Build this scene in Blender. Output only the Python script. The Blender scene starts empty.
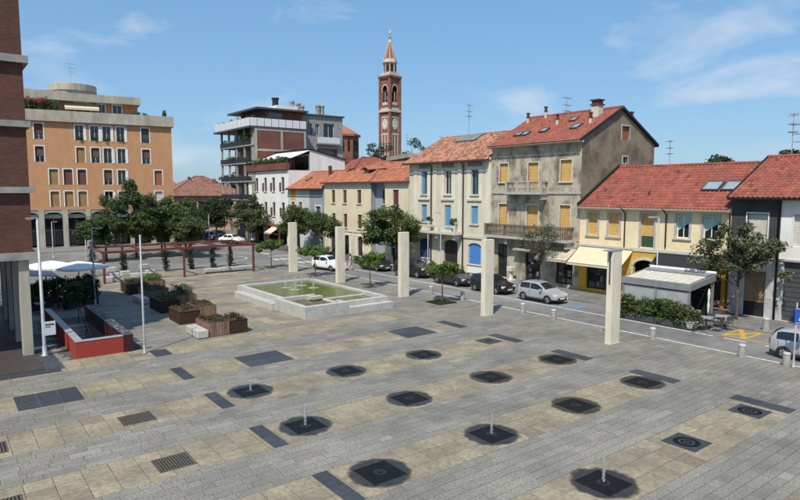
import bpy, math, random
import numpy as np
from mathutils import Vector, Matrix

R = math.radians
rnd = random.Random(7)
SC = bpy.context.scene
COL = SC.collection

# ------------------------------------------------------------------ camera
cam_d = bpy.data.cameras.new('camera')
cam = bpy.data.objects.new('camera', cam_d)
COL.objects.link(cam)
PITCH = math.atan(59 / 609.0)
YAW = R(37.4)
cam.location = (0, 0, 8.3)
cam.rotation_euler = (R(90) - PITCH, 0, -YAW)
cam_d.sensor_width = 36.0
cam_d.lens = 609 / 800 * 36.0
cam_d.clip_start = 0.1
cam_d.clip_end = 4000
SC.camera = cam

# ------------------------------------------------------------------ world, sun, exposure
SUN_EL = R(54)
SUN_DIR = Vector((-math.cos(R(33)) * math.cos(SUN_EL), -math.sin(R(33)) * math.cos(SUN_EL), math.sin(SUN_EL)))  # towards the sun
SKY_G, SKY_S, SKY_V = 0.42, 1.28, 1.7   # softens the sky's fall-off towards the zenith
W = bpy.data.worlds.new('World')
SC.world = W
W.use_nodes = True
wn, wl = W.node_tree.nodes, W.node_tree.links
wn.clear()
out = wn.new('ShaderNodeOutputWorld')
bg = wn.new('ShaderNodeBackground')
bg.inputs['Strength'].default_value = 0.15
sky = wn.new('ShaderNodeTexSky')
sky.sky_type = 'NISHITA'
sky.sun_disc = False
sky.sun_elevation = SUN_EL
sky.sun_rotation = math.atan2(SUN_DIR.x, SUN_DIR.y)
sky.altitude = 100
sky.air_density = 1.0
sky.dust_density = 1.0
sky.ozone_density = 4.0
tc = wn.new('ShaderNodeTexCoord')
cmap = wn.new('ShaderNodeMapping'); cmap.inputs['Scale'].default_value = (1.0, 1.0, 2.6); cmap.inputs['Location'].default_value = (2.35, 0.9, 0.4)
wl.new(tc.outputs['Generated'], cmap.inputs[0])
cn = wn.new('ShaderNodeTexNoise'); cn.inputs['Scale'].default_value = 4.2; cn.inputs['Detail'].default_value = 6; cn.inputs['Roughness'].default_value = 0.5
cn.inputs['Distortion'].default_value = 0.4
wl.new(cmap.outputs[0], cn.inputs['Vector'])
cr = wn.new('ShaderNodeValToRGB')
cr.color_ramp.elements[0].position = 0.535; cr.color_ramp.elements[0].color = (0, 0, 0, 1)
cr.color_ramp.elements[1].position = 0.70; cr.color_ramp.elements[1].color = (0.6, 0.6, 0.6, 1)
wl.new(cn.outputs['Fac'], cr.inputs[0])
cmix = wn.new('ShaderNodeMixRGB'); cmix.inputs[2].default_value = (3.9, 4.25, 4.75, 1)
gm = wn.new('ShaderNodeGamma'); gm.inputs['Gamma'].default_value = SKY_G; wl.new(sky.outputs[0], gm.inputs[0])
hsv = wn.new('ShaderNodeHueSaturation'); hsv.inputs['Saturation'].default_value = SKY_S; hsv.inputs['Value'].default_value = SKY_V; tint = wn.new('ShaderNodeMixRGB'); tint.blend_type = 'MULTIPLY'; tint.inputs[0].default_value = 1.0; tint.inputs[2].default_value = (0.84, 1.02, 1.2, 1)
wl.new(gm.outputs[0], tint.inputs[1]); wl.new(tint.outputs[0], hsv.inputs['Color'])
wl.new(cr.outputs[0], cmix.inputs[0]); wl.new(hsv.outputs[0], cmix.inputs[1])
wl.new(cmix.outputs[0], bg.inputs['Color'])
wl.new(bg.outputs[0], out.inputs['Surface'])

sun_d = bpy.data.lights.new('sun', 'SUN')
sun_d.energy = 4.3
sun_d.angle = R(1.2)
sun_d.color = (1.0, 0.935, 0.83)
sun = bpy.data.objects.new('sun', sun_d)
COL.objects.link(sun)
sun.location = (-40, -10, 90)
sun.rotation_euler = SUN_DIR.to_track_quat('Z', 'Y').to_euler()

SC.view_settings.view_transform = 'Standard'
SC.view_settings.look = 'None'
SC.view_settings.gamma = 1
SC.view_settings.exposure = 0.30
SC.view_settings.use_curve_mapping = False

# ------------------------------------------------------------------ materials
MATS = {}
def hexc(r, g, b):
    f = lambda c: (c / 255 / 12.92) if c / 255 <= 0.04045 else ((c / 255 + 0.055) / 1.055) ** 2.4
    return (f(r), f(g), f(b))

def mk(name, c1, c2=None, scale=4.0, rough=0.8, bump=0.0, bscale=None, metal=0.0, rndv=0.0, attr=0.0,
       stretch=(1, 1, 1), stain=None, stain_scale=0.5, stain_lo=0.5, stain_hi=0.7, spec=0.4, trans=0.0, coat=0.0, coord='pos', speck=0.0, speck_scale=22):
    if name in MATS: return MATS[name]
    m = bpy.data.materials.new(name); MATS[name] = m
    m.use_nodes = True
    n, l = m.node_tree.nodes, m.node_tree.links
    b = n['Principled BSDF']
    b.inputs['Roughness'].default_value = rough
    b.inputs['Metallic'].default_value = metal
    b.inputs['Specular IOR Level'].default_value = spec
    if coat: b.inputs['Coat Weight'].default_value = coat; b.inputs['Coat Roughness'].default_value = 0.08
    if c2 is None: c2 = tuple(x * 0.86 for x in c1)
    if coord == 'pos':
        g = n.new('ShaderNodeNewGeometry'); src = g.outputs['Position']
    else:
        g = n.new('ShaderNodeTexCoord'); src = g.outputs['Object']
    mp = n.new('ShaderNodeMapping'); mp.inputs['Scale'].default_value = stretch
    l.new(src, mp.inputs[0])
    nz = n.new('ShaderNodeTexNoise'); nz.inputs['Scale'].default_value = scale; nz.inputs['Detail'].default_value = 8; nz.inputs['Roughness'].default_value = 0.62
    l.new(mp.outputs[0], nz.inputs['Vector'])
    rp = n.new('ShaderNodeValToRGB')
    rp.color_ramp.elements[0].position = 0.36; rp.color_ramp.elements[1].position = 0.66
    rp.color_ramp.elements[0].color = (*c2, 1); rp.color_ramp.elements[1].color = (*c1, 1)
    l.new(nz.outputs['Fac'], rp.inputs[0])
    cur = rp.outputs[0]
    if stain is not None:
        n2 = n.new('ShaderNodeTexNoise'); n2.inputs['Scale'].default_value = stain_scale; n2.inputs['Detail'].default_value = 9; n2.inputs['Roughness'].default_value = 0.65
        l.new(mp.outputs[0], n2.inputs['Vector'])
        r2 = n.new('ShaderNodeValToRGB')
        r2.color_ramp.elements[0].position = stain_lo; r2.color_ramp.elements[1].position = stain_hi
        l.new(n2.outputs['Fac'], r2.inputs[0])
        mx = n.new('ShaderNodeMixRGB'); mx.inputs[2].default_value = (*stain, 1)
        l.new(r2.outputs[0], mx.inputs[0]); l.new(cur, mx.inputs[1]); cur = mx.outputs[0]
    if speck:
        n3 = n.new('ShaderNodeTexNoise'); n3.inputs['Scale'].default_value = speck_scale; n3.inputs['Detail'].default_value = 3
        l.new(src, n3.inputs['Vector'])
        r3 = n.new('ShaderNodeValToRGB'); r3.color_ramp.elements[0].position = 0.63; r3.color_ramp.elements[1].position = 0.72
        r3.color_ramp.elements[0].color = (1, 1, 1, 1); r3.color_ramp.elements[1].color = (1 - speck,) * 3 + (1,)
        l.new(n3.outputs['Fac'], r3.inputs[0])
        m3 = n.new('ShaderNodeMixRGB'); m3.blend_type = 'MULTIPLY'; m3.inputs[0].default_value = 1.0
        l.new(cur, m3.inputs[1]); l.new(r3.outputs[0], m3.inputs[2]); cur = m3.outputs[0]
    if rndv or attr:
        val = None
        if rndv:
            oi = n.new('ShaderNodeObjectInfo')
            mr = n.new('ShaderNodeMapRange'); mr.inputs['To Min'].default_value = 1 - rndv; mr.inputs['To Max'].default_value = 1 + rndv
            l.new(oi.outputs['Random'], mr.inputs['Value']); val = mr.outputs[0]
            hs = n.new('ShaderNodeHueSaturation'); l.new(val, hs.inputs['Value']); l.new(cur, hs.inputs['Color']); cur = hs.outputs[0]
        if attr:
            at = n.new('ShaderNodeAttribute'); at.attribute_name = 'Col'
            mx = n.new('ShaderNodeMixRGB'); mx.blend_type = 'MULTIPLY'; mx.inputs[0].default_value = attr
            l.new(cur, mx.inputs[1]); l.new(at.outputs['Color'], mx.inputs[2]); cur = mx.outputs[0]
    l.new(cur, b.inputs['Base Color'])
    if bump:
        nb = n.new('ShaderNodeTexNoise'); nb.inputs['Scale'].default_value = bscale or scale * 4; nb.inputs['Detail'].default_value = 6
        l.new(mp.outputs[0], nb.inputs['Vector'])
        bp = n.new('ShaderNodeBump'); bp.inputs['Strength'].default_value = bump; bp.inputs['Distance'].default_value = 0.03
        l.new(nb.outputs['Fac'], bp.inputs['Height']); l.new(bp.outputs[0], b.inputs['Normal'])
    if trans:
        tb = n.new('ShaderNodeBsdfTranslucent'); l.new(cur, tb.inputs['Color'])
        ms = n.new('ShaderNodeMixShader'); ms.inputs[0].default_value = trans
        l.new(b.outputs[0], ms.inputs[1]); l.new(tb.outputs[0], ms.inputs[2])
        l.new(ms.outputs[0], n['Material Output'].inputs['Surface'])
    return m

def mk_brick(name, c1, c2, mortar, bw=0.25, bh=0.075, soot=None):
    m = bpy.data.materials.new(name); MATS[name] = m
    m.use_nodes = True
    n, l = m.node_tree.nodes, m.node_tree.links
    b = n['Principled BSDF']; b.inputs['Roughness'].default_value = 0.85
    g = n.new('ShaderNodeTexCoord'); s = n.new('ShaderNodeSeparateXYZ'); l.new(g.outputs['Object'], s.inputs[0])
    ad = n.new('ShaderNodeMath'); ad.operation = 'ADD'; l.new(s.outputs[0], ad.inputs[0]); l.new(s.outputs[1], ad.inputs[1])
    cm = n.new('ShaderNodeCombineXYZ'); l.new(ad.outputs[0], cm.inputs[0]); l.new(s.outputs[2], cm.inputs[1])
    br = n.new('ShaderNodeTexBrick')
    br.inputs['Color1'].default_value = (*c1, 1); br.inputs['Color2'].default_value = (*c2, 1); br.inputs['Mortar'].default_value = (*mortar, 1)
    br.inputs['Scale'].default_value = 1; br.inputs['Brick Width'].default_value = bw; br.inputs['Row Height'].default_value = bh
    br.inputs['Mortar Size'].default_value = 0.008; br.inputs['Bias'].default_value = -0.1
    l.new(cm.outputs[0], br.inputs['Vector'])
    nz = n.new('ShaderNodeTexNoise'); nz.inputs['Scale'].default_value = 0.6; nz.inputs['Detail'].default_value = 8
    l.new(g.outputs['Object'], nz.inputs['Vector'])
    mr = n.new('ShaderNodeMapRange'); mr.inputs['From Min'].default_value = 0.3; mr.inputs['From Max'].default_value = 0.7
    mr.inputs['To Min'].default_value = 0.72; mr.inputs['To Max'].default_value = 1.2
    l.new(nz.outputs['Fac'], mr.inputs['Value'])
    hs = n.new('ShaderNodeHueSaturation'); l.new(br.outputs['Color'], hs.inputs['Color']); l.new(mr.outputs[0], hs.inputs['Value'])
    l.new(hs.outputs[0], b.inputs['Base Color'])
    bp = n.new('ShaderNodeBump'); bp.inputs['Strength'].default_value = 0.5; bp.inputs['Distance'].default_value = 0.01; bp.invert = True
    l.new(br.outputs['Fac'], bp.inputs['Height']); l.new(bp.outputs[0], b.inputs['Normal'])
    return m

def mk_glass(name, c=(0.02, 0.025, 0.03), rough=0.06, spec=0.7):
    return mk(name, c, tuple(x * 0.7 for x in c), scale=0.7, rough=rough, spec=spec)

def mk_water(name, c, rough=0.05, bump=0.15, bscale=6):
    return mk(name, c, tuple(x * 0.75 for x in c), scale=0.9, rough=rough, spec=0.3, bump=bump, bscale=bscale)

M_granite = mk('granite_grey', (0.31, 0.292, 0.25), (0.145, 0.137, 0.12), scale=15, rough=0.75, bump=0.35, bscale=50, rndv=0.11, attr=1.0, speck=.4, speck_scale=9,
               stain=(0.115, 0.11, 0.10), stain_scale=0.33, stain_lo=0.42, stain_hi=0.8)
M_tan = mk('beige_stone', (0.33, 0.284, 0.195), (0.21, 0.18, 0.128), scale=6, rough=0.75, bump=0.2, bscale=30, rndv=0.1, attr=1.0, speck=.35, speck_scale=7,
           stain=(0.135, 0.118, 0.09), stain_scale=0.55, stain_lo=0.42, stain_hi=0.74)
M_joint = mk('joint_mortar', (0.085, 0.08, 0.07), (0.06, 0.056, 0.05), scale=3, rough=0.95)
M_basalt = mk('basalt_slab', (0.056, 0.063, 0.073), (0.036, 0.041, 0.048), scale=6, rough=0.6, spec=0.25, bump=0.08, bscale=30, rndv=0.2)
M_wetstone = mk('wet_basalt', (0.012, 0.013, 0.0135), (0.006, 0.007, 0.0075), scale=5, rough=0.5, spec=0.08)
M_wet = mk('wet_stone_film', (0.085, 0.075, 0.055), (0.05, 0.046, 0.036), scale=3, rough=0.3, spec=0.5)
M_asphalt = mk('asphalt', (0.17, 0.168, 0.158), (0.115, 0.114, 0.108), scale=1.2, rough=0.85, bump=0.35, bscale=60, stain=(0.25, 0.245, 0.225), stain_scale=0.16, stain_lo=0.45, stain_hi=0.75)
M_ground = mk('bare_ground', (0.16, 0.155, 0.14), (0.11, 0.106, 0.095), scale=0.3, rough=0.95)
M_sidewalk = mk('pavement_stone', (0.20, 0.195, 0.18), (0.14, 0.138, 0.13), scale=3, rough=0.8, bump=0.2, bscale=25, rndv=0.12, attr=1.0)
M_white_paint = mk('road_paint_white', (0.72, 0.71, 0.68), (0.42, 0.41, 0.39), scale=5, rough=0.7)
M_yellow_paint = mk('road_paint_yellow', (0.62, 0.36, 0.03), (0.40, 0.25, 0.04), scale=5, rough=0.7)
M_blue_paint = mk('road_paint_blue', (0.10, 0.22, 0.42), (0.13, 0.18, 0.25), scale=5, rough=0.7)
M_concrete = mk('concrete_cream', (0.70, 0.645, 0.51), (0.56, 0.51, 0.40), scale=2.2, rough=0.8, bump=0.15, bscale=25, stain=(0.30, 0.27, 0.21), stain_scale=1.1, stain_lo=0.55, stain_hi=0.9, stretch=(1, 1, 0.35))
M_stone_lt = mk('fountain_stone', (0.47, 0.46, 0.43), (0.37, 0.36, 0.335), scale=6, rough=0.7, bump=0.15, bscale=30, stain=(0.26, 0.25, 0.23), stain_scale=1.4, stain_lo=0.5, stain_hi=0.85)
M_pool = mk_water('algae_water', (0.10, 0.122, 0.018), rough=0.18, bump=0.12, bscale=4)
M_pool2 = mk_water('brown_water', (0.10, 0.075, 0.022), rough=0.08, bump=0.1, bscale=4)
M_foam = mk('water_spray', (0.8, 0.83, 0.85), (0.7, 0.73, 0.75), scale=20, rough=0.15, spec=0.6, trans=0.45)
M_foam.node_tree.nodes['Principled BSDF'].inputs['Alpha'].default_value = 0.42
M_foam2 = mk('foam_ring', (0.42, 0.45, 0.32), (0.2, 0.22, 0.08), scale=14, rough=0.4)
M_redsteel = mk('red_painted_steel', (0.165, 0.042, 0.03), (0.115, 0.03, 0.022), scale=4, rough=0.5)
M_redwall = mk('red_render', (0.36, 0.042, 0.026), (0.28, 0.033, 0.022), scale=1.2, rough=0.75, bump=.25, bscale=18, stain=(0.17, 0.035, 0.028), stain_scale=1.2, stain_lo=0.46, stain_hi=0.75, stretch=(1, 1, .5))
M_maroon = mk('maroon_panel', (0.055, 0.014, 0.014), (0.035, 0.010, 0.010), scale=2, rough=0.5)
M_metalcap = mk('zinc_cap', (0.42, 0.43, 0.43), (0.3, 0.31, 0.32), scale=3, rough=0.5, metal=0.35)
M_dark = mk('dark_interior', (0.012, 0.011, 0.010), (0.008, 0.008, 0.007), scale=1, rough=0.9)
M_black = mk('black_metal', (0.018, 0.018, 0.019), None, rough=0.5)
M_galv = mk('galvanised_steel', (0.36, 0.375, 0.39), (0.28, 0.295, 0.31), scale=3, rough=0.55, metal=0.3)
M_darksteel = mk('dark_grey_steel', (0.08, 0.085, 0.09), None, rough=0.5, metal=0.3)
M_wood = mk('weathered_wood', (0.24, 0.145, 0.098), (0.135, 0.085, 0.06), scale=3, rough=0.85, stretch=(2, 2, 0.4), rndv=0.18, bump=0.2)
M_corten = mk('corten_steel', (0.05, 0.02, 0.013), (0.028, 0.013, 0.009), scale=3, rough=0.85)
M_soil = mk('soil', (0.075, 0.052, 0.035), (0.045, 0.032, 0.022), scale=5, rough=0.95)
M_glass = mk_glass('window_glass')
M_glassb = mk_glass('bright_window_glass', (0.10, 0.13, 0.15), rough=0.08)
M_bark = mk('bark', (0.105, 0.082, 0.06), (0.06, 0.047, 0.035), scale=8, rough=0.95, bump=0.4, stretch=(1, 1, 0.3))
def leafmat(name, c, tr=0.3):
    return mk(name, c, tuple(x * 0.7 for x in c), scale=1.3, rough=0.5, attr=1.0, trans=tr, spec=0.3)
M_leaf_dark = leafmat('leaf_dark_green', (0.086, 0.128, 0.04))
M_leaf_mid = leafmat('leaf_mid_green', (0.098, 0.13, 0.048))
M_leaf_bright = leafmat('leaf_bright_green', (0.125, 0.20, 0.04))
M_leaf_grey = leafmat('leaf_grey_green', (0.115, 0.135, 0.066))
M_leaf_blue = leafmat('leaf_blue_green', (0.052, 0.084, 0.036))
M_leaf_pink = leafmat('flower_pink', (0.55, 0.13, 0.2))
M_leaf_yel = leafmat('flower_yellow', (0.5, 0.42, 0.05))
M_grass = leafmat('grass_green', (0.06, 0.085, 0.025))

# ------------------------------------------------------------------ mesh helpers
class B:
    def __init__(s): s.v = []; s.f = []; s.c = []
    def add(s, vs, fs, c=None):
        o = len(s.v); s.v += [tuple(v) for v in vs]; s.f += [tuple(i + o for i in f) for f in fs]
        if c is not None: s.c += [c] * len(fs)
        return s
    def box(s, x0, x1, y0, y1, z0, z1, c=None):
        vs = [(x0, y0, z0), (x1, y0, z0), (x1, y1, z0), (x0, y1, z0), (x0, y0, z1), (x1, y0, z1), (x1, y1, z1), (x0, y1, z1)]
        return s.add(vs, [(0, 3, 2, 1), (4, 5, 6, 7), (0, 1, 5, 4), (1, 2, 6, 5), (2, 3, 7, 6), (3, 0, 4, 7)], c)
    def bbox(s, x0, x1, y0, y1, z0, z1, e=0.02):     # box with chamfered top and vertical edges
        def ring(i, z): return [(x0 + i + k, y0 + i, z) if False else p for k, p in []] 
        def oct(i, z, e):
            return [(x0 + i + e, y0 + i, z), (x1 - i - e, y0 + i, z), (x1 - i, y0 + i + e, z), (x1 - i, y1 - i - e, z),
                    (x1 - i - e, y1 - i, z), (x0 + i + e, y1 - i, z), (x0 + i, y1 - i - e, z), (x0 + i, y0 + i + e, z)]
        vs = oct(0, z0, e) + oct(0, z1 - e, e) + oct(e, z1, e * 0.5)
        fs = [(7, 6, 5, 4, 3, 2, 1, 0), tuple(range(16, 24))]
        for a in (0, 8):
            for i in range(8):
                j = (i + 1) % 8; fs.append((a + i, a + j, a + 8 + j, a + 8 + i))
        return s.add(vs, fs)
    def poly(s, pts, c=None): return s.add(pts, [tuple(range(len(pts)))], c)
    def prism(s, pts, d):          # pts: 3D polygon, d: extrusion vector
        n = len(pts); d = Vector(d)
        a = [tuple(Vector(p)) for p in pts]; b2 = [tuple(Vector(p) + d) for p in pts]
        fs = [tuple(range(n)), tuple(reversed(range(n, 2 * n)))] + [(i, n + i, n + (i + 1) % n, (i + 1) % n) for i in range(n)]
        return s.add(a + b2, fs)
    def tube(s, pts, rad, n=8, cap=True):
        pts = [Vector(p) for p in pts]
        if not hasattr(rad, '__len__'): rad = [rad] * len(pts)
        rings = []; prev = None
        for i, p in enumerate(pts):
            t = (pts[min(i + 1, len(pts) - 1)] - pts[max(i - 1, 0)]).normalized()
            a = prev if prev is not None else (Vector((1, 0, 0)) if abs(t.x) < 0.9 else Vector((0, 1, 0)))
            a = (a - t * a.dot(t)).normalized(); prev = a; b2 = t.cross(a)
            rings.append([p + (a * math.cos(2 * math.pi * k / n) + b2 * math.sin(2 * math.pi * k / n)) * rad[i] for k in range(n)])
        vs = [v for r in rings for v in r]; fs = []
        for i in range(len(pts) - 1):
            for k in range(n):
                k2 = (k + 1) % n; fs.append((i * n + k, i * n + k2, (i + 1) * n + k2, (i + 1) * n + k))
        if cap: fs += [tuple(reversed(range(n))), tuple(range((len(pts) - 1) * n, len(pts) * n))]
        return s.add(vs, fs)
    def lathe(s, prof, n=16, c=(0, 0, 0), cap=True):   # prof: (r, z)
        vs = []; fs = []
        for r, z in prof:
            for k in range(n):
                a = 2 * math.pi * k / n; vs.append((c[0] + r * math.cos(a), c[1] + r * math.sin(a), c[2] + z))
        for i in range(len(prof) - 1):
            for k in range(n):
                k2 = (k + 1) % n; fs.append((i * n + k, i * n + k2, (i + 1) * n + k2, (i + 1) * n + k))
        if cap: fs += [tuple(reversed(range(n))), tuple(range((len(prof) - 1) * n, len(prof) * n))]
        return s.add(vs, fs)
    def bar(s, a, b2, w, h=None):   # rectangular bar between two points
        a, b2 = Vector(a), Vector(b2); h = h or w; t = (b2 - a).normalized()
        up = Vector((0, 0, 1)) if abs(t.z) < 0.95 else Vector((0, 1, 0))
        sx = t.cross(up).normalized() * w / 2; sz = sx.cross(t).normalized() * h / 2
        vs = [a - sx - sz, a + sx - sz, a + sx + sz, a - sx + sz, b2 - sx - sz, b2 + sx - sz, b2 + sx + sz, b2 - sx + sz]
        return s.add(vs, [(0, 3, 2, 1), (4, 5, 6, 7), (0, 1, 5, 4), (1, 2, 6, 5), (2, 3, 7, 6), (3, 0, 4, 7)])
    def xf(s, fn): s.v = [tuple(fn(*v)) for v in s.v]; return s
    def mesh(s, name):
        me = bpy.data.meshes.new(name); me.from_pydata(s.v, [], s.f)
        if s.c and len(s.c) == len(s.f):
            at = me.color_attributes.new('Col', 'FLOAT_COLOR', 'CORNER')
            data = np.ones((len(me.loops), 4), np.float32); i = 0
            for f, c in zip(s.f, s.c):
                data[i:i + len(f), :3] = c; i += len(f)
            at.data.foreach_set('color', data.ravel())
        if not s.c:
            at = me.color_attributes.new('Col', 'FLOAT_COLOR', 'CORNER'); at.data.foreach_set('color', np.ones(len(me.loops) * 4, np.float32))
        me.update(); return me
    def build(s, name, mat, parent=None, smooth=False, kind=None, **kw):
        return obj(name, s.mesh(name), mat, parent, smooth, kind, **kw)

def obj(name, me, mat, parent=None, smooth=False, kind=None, loc=None, rotz=None):
    if mat and not me.materials: me.materials.append(mat)
    o = bpy.data.objects.new(name, me); COL.objects.link(o)
    if parent: o.parent = parent
    if smooth: me.polygons.foreach_set('use_smooth', [True] * len(me.polygons))
    if kind: o['kind'] = kind
    if loc is not None: o.location = loc
    if rotz is not None: o.rotation_euler = (0, 0, rotz)
    return o

def tag(o, label, cat, group=None):
    o['label'] = label; o['category'] = cat
    if group: o['group'] = group
    return o
def thing(name, label, cat, loc=(0, 0, 0), rotz=0.0, group=None):
    o = bpy.data.objects.new(name, None); COL.objects.link(o)
    o.empty_display_size = 0.3
    o.location = loc; o.rotation_euler = (0, 0, rotz)
    return tag(o, label, cat, group)
def struct(o): o['kind'] = 'structure'; return o
def dup(root, loc, rotz=None, label=None, group=None, scale=None):
    ch = {}
    for c in bpy.data.objects:
        if c.parent: ch.setdefault(c.parent.name, []).append(c)
    def cp(o, p):
        c = o.copy(); COL.objects.link(c)
        if p: c.parent = p
        for k in ch.get(o.name, []): cp(k, c)
        return c
    r = cp(root, None); r.location = loc
    if rotz is not None: r.rotation_euler = (0, 0, rotz)
    if label: r['label'] = label
    if group: r['group'] = group
    if scale is not None: r.scale = (scale,) * 3 if not hasattr(scale, '__len__') else scale
    return r
def np_mesh(name, verts, nper, cols=None):
    """verts: (n_faces*nper, 3) loose polygons, cols: (n_faces, 3)"""
    nv = len(verts); nf = nv // nper
    me = bpy.data.meshes.new(name)
    me.vertices.add(nv); me.loops.add(nv); me.polygons.add(nf)
    me.vertices.foreach_set('co', np.asarray(verts, np.float32).ravel())
    me.loops.foreach_set('vertex_index', np.arange(nv, dtype=np.int32))
    me.polygons.foreach_set('loop_start', np.arange(0, nv, nper, dtype=np.int32))
    if cols is not None:
        at = me.color_attributes.new('Col', 'FLOAT_COLOR', 'CORNER')
        d = np.ones((nv, 4), np.float32); d[:, :3] = np.repeat(cols, nper, axis=0)
        at.data.foreach_set('color', d.ravel())
    me.update(calc_edges=True); me.validate(); return me

def project(x, y, z):
    fw = Vector((math.sin(YAW) * math.cos(PITCH), math.cos(YAW) * math.cos(PITCH), -math.sin(PITCH)))
    rt = Vector((math.cos(YAW), -math.sin(YAW), 0)); up = rt.cross(fw)
    v = Vector((x, y, z)) - Vector((0, 0, 8.3)); w = v.dot(fw)
    if w <= 0.1: return None
    return 400 + 609 * v.dot(rt) / w, 250 - 609 * v.dot(up) / w
# ------------------------------------------------------------------ ground, roads, paving
def sheet(name, xs, ys, z, mat, skip=()):
    b = B()
    for i in range(len(xs) - 1):
        for j in range(len(ys) - 1):
            if (i, j) in skip: continue
            b.poly([(xs[i], ys[j], z), (xs[i + 1], ys[j], z), (xs[i + 1], ys[j + 1], z), (xs[i], ys[j + 1], z)])
    return b.build(name, mat)
PIT = (5.52, 7.42, 33.5, 43.0)
struct(sheet('ground', [-900, PIT[0], PIT[1], 1500], [-900, PIT[2], PIT[3], 1800], -0.05, M_ground, skip=((1, 1),)))
plaza = struct(sheet('plaza_paving', [-14, PIT[0], PIT[1], 32.05], [1.5, PIT[2], PIT[3], 66.0], -0.016, M_joint, skip=((1, 1),)))

BANDS = [8.6 - 4.5, 8.6, 13.1, 17.6, 22.1, 26.6, 31.1]
def is_pit(x0, x1, y0, y1): return x1 > 5.2 and x0 < 7.9 and y1 > 33.2 and y0 < 44.2
def is_bld(x0, x1, y0, y1): return x1 < 4.6 and y0 > 31.3
tan_cells, gr_cells = [], []
def fill_tan(x0, x1, y0, y1, step=0.74, rows=3):
    h = (y1 - y0) / rows
    for r in range(rows):
        x = x0
        while x < x1 - 0.05:
            xe = min(x + step, x1)
            tan_cells.append((x, xe, y0 + r * h, y0 + (r + 1) * h)); x = xe
def fill_gr(x0, x1, y0, y1, rw=0.34, warm=0.0):
    rows = max(1, round((y1 - y0) / rw)); h = (y1 - y0) / rows
    for r in range(rows):
        x = x0 - rnd.uniform(0, 0.8)
        while x < x1 - 0.02:
            xe = min(x + rnd.choice((0.5, 0.65, 0.8, 0.95, 1.1)), x1)
            if xe > x1 - 0.2: xe = x1
            if xe > x0: gr_cells.append((max(x, x0), xe, y0 + r * h, y0 + (r + 1) * h, warm))
            x = xe
prev = 1.6
for b0 in BANDS:
    fill_gr(-14, 25.75, prev, b0)
    fill_tan(-14, 24.95, b0, b0 + 2.1)
    fill_gr(24.95, 25.75, b0, b0 + 2.1)
    prev = b0 + 2.1
fill_gr(-14, 11.4, prev, 66)
y = prev
k = 0
while y < 65:
    fill_gr(11.4, 25.75, y, y + 1.2, warm=0.4)
    y2 = min(y + 4.5, 66)
    fill_tan(11.4, 25.75, y + 1.2, y2, .8, 4); y = y2
fill_gr(25.75, 32.0, 1.6, 66, warm=0.35)
tan_cells = [c for c in tan_cells if not is_pit(*c[:4]) and not is_bld(*c[:4])]
gr_cells = [c for c in gr_cells if not is_pit(*c[:4]) and not is_bld(*c[:4])]
unit = {}
def paver_mesh(nm, mat):
    b = B()
    e = 0.02
    b.v = [(-.5, -.5, -1), (.5, -.5, -1), (.5, .5, -1), (-.5, .5, -1), (-.5, -.5, -.15), (.5, -.5, -.15), (.5, .5, -.15), (-.5, .5, -.15),
           (-.5 + e, -.5 + e, 0), (.5 - e, -.5 + e, 0), (.5 - e, .5 - e, 0), (-.5 + e, .5 - e, 0)]
    b.f = [(8, 9, 10, 11)] + [(i, (i + 1) % 4, 4 + (i + 1) % 4, 4 + i) for i in range(4)] + [(4 + i, 4 + (i + 1) % 4, 8 + (i + 1) % 4, 8 + i) for i in range(4)]
    b.c = [(1, 1, 1)] * len(b.f)
    me = b.mesh(nm); me.materials.append(mat); return me
def lay(cells, nm, stuffname, mat, gap, odd):
    def key(c):
        cx, cy = (c[0] + c[1]) / 2, (c[2] + c[3]) / 2
        p = project(cx, cy, 0)
        vis = p is not None and -8 < p[0] < 808 and -8 < p[1] < 510
        return (0 if vis else 1, math.hypot(cx, cy))
    cells = sorted(cells, key=key)
    me = paver_mesh(nm, mat); me2 = paver_mesh(nm, odd)
    st = B()
    for i, c in enumerate(cells):
        x0, x1, y0, y1 = c[0] + gap / 2, c[1] - gap / 2, c[2] + gap / 2, c[3] - gap / 2
        dz = rnd.uniform(-0.002, 0.002)
        if i < 300:
            o = bpy.data.objects.new(nm, me2 if rnd.random() < .04 else me); COL.objects.link(o); o.parent = plaza
            o.location = ((x0 + x1) / 2, (y0 + y1) / 2, dz); o.scale = (x1 - x0, y1 - y0, 0.03)
            o.rotation_euler = (rnd.uniform(-.002, .002), rnd.uniform(-.002, .002), 0)
        else:
            q = rnd.gauss(1.0, 0.075); q = max(.78, min(1.25, q)) * (1.2 if rnd.random() < .02 else 1)
            w = c[4] * rnd.uniform(0, 0.5) if len(c) > 4 else 0
            col = (q * (1 + .16 * w), q * (1 + .05 * w), q * (1 - .18 * w))
            vs = [(x0, y0, -.014), (x1, y0, -.014), (x1, y1, -.014), (x0, y1, -.014), (x0, y0, dz), (x1, y0, dz), (x1, y1, dz), (x0, y1, dz)]
            st.add(vs, [(4, 5, 6, 7), (0, 1, 5, 4), (1, 2, 6, 5), (2, 3, 7, 6), (3, 0, 4, 7)], col)
    st.build(stuffname, mat, plaza, kind='stuff')
M_granite_odd = mk('granite_replaced', (0.29, 0.277, 0.243), (0.17, 0.163, 0.143), scale=14, rough=.75, bump=.3, rndv=.12)   # newer replacement blocks
M_tan_odd = mk('beige_stained', (0.235, 0.195, 0.135), (0.15, 0.125, 0.09), scale=6, rough=.75, bump=.2, rndv=.12)
lay(tan_cells, 'beige_slab', 'beige_slabs_beyond', M_tan, 0.017, M_tan_odd)
lay(gr_cells, 'granite_block', 'granite_blocks_beyond', M_granite, 0.016, M_granite_odd)
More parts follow.
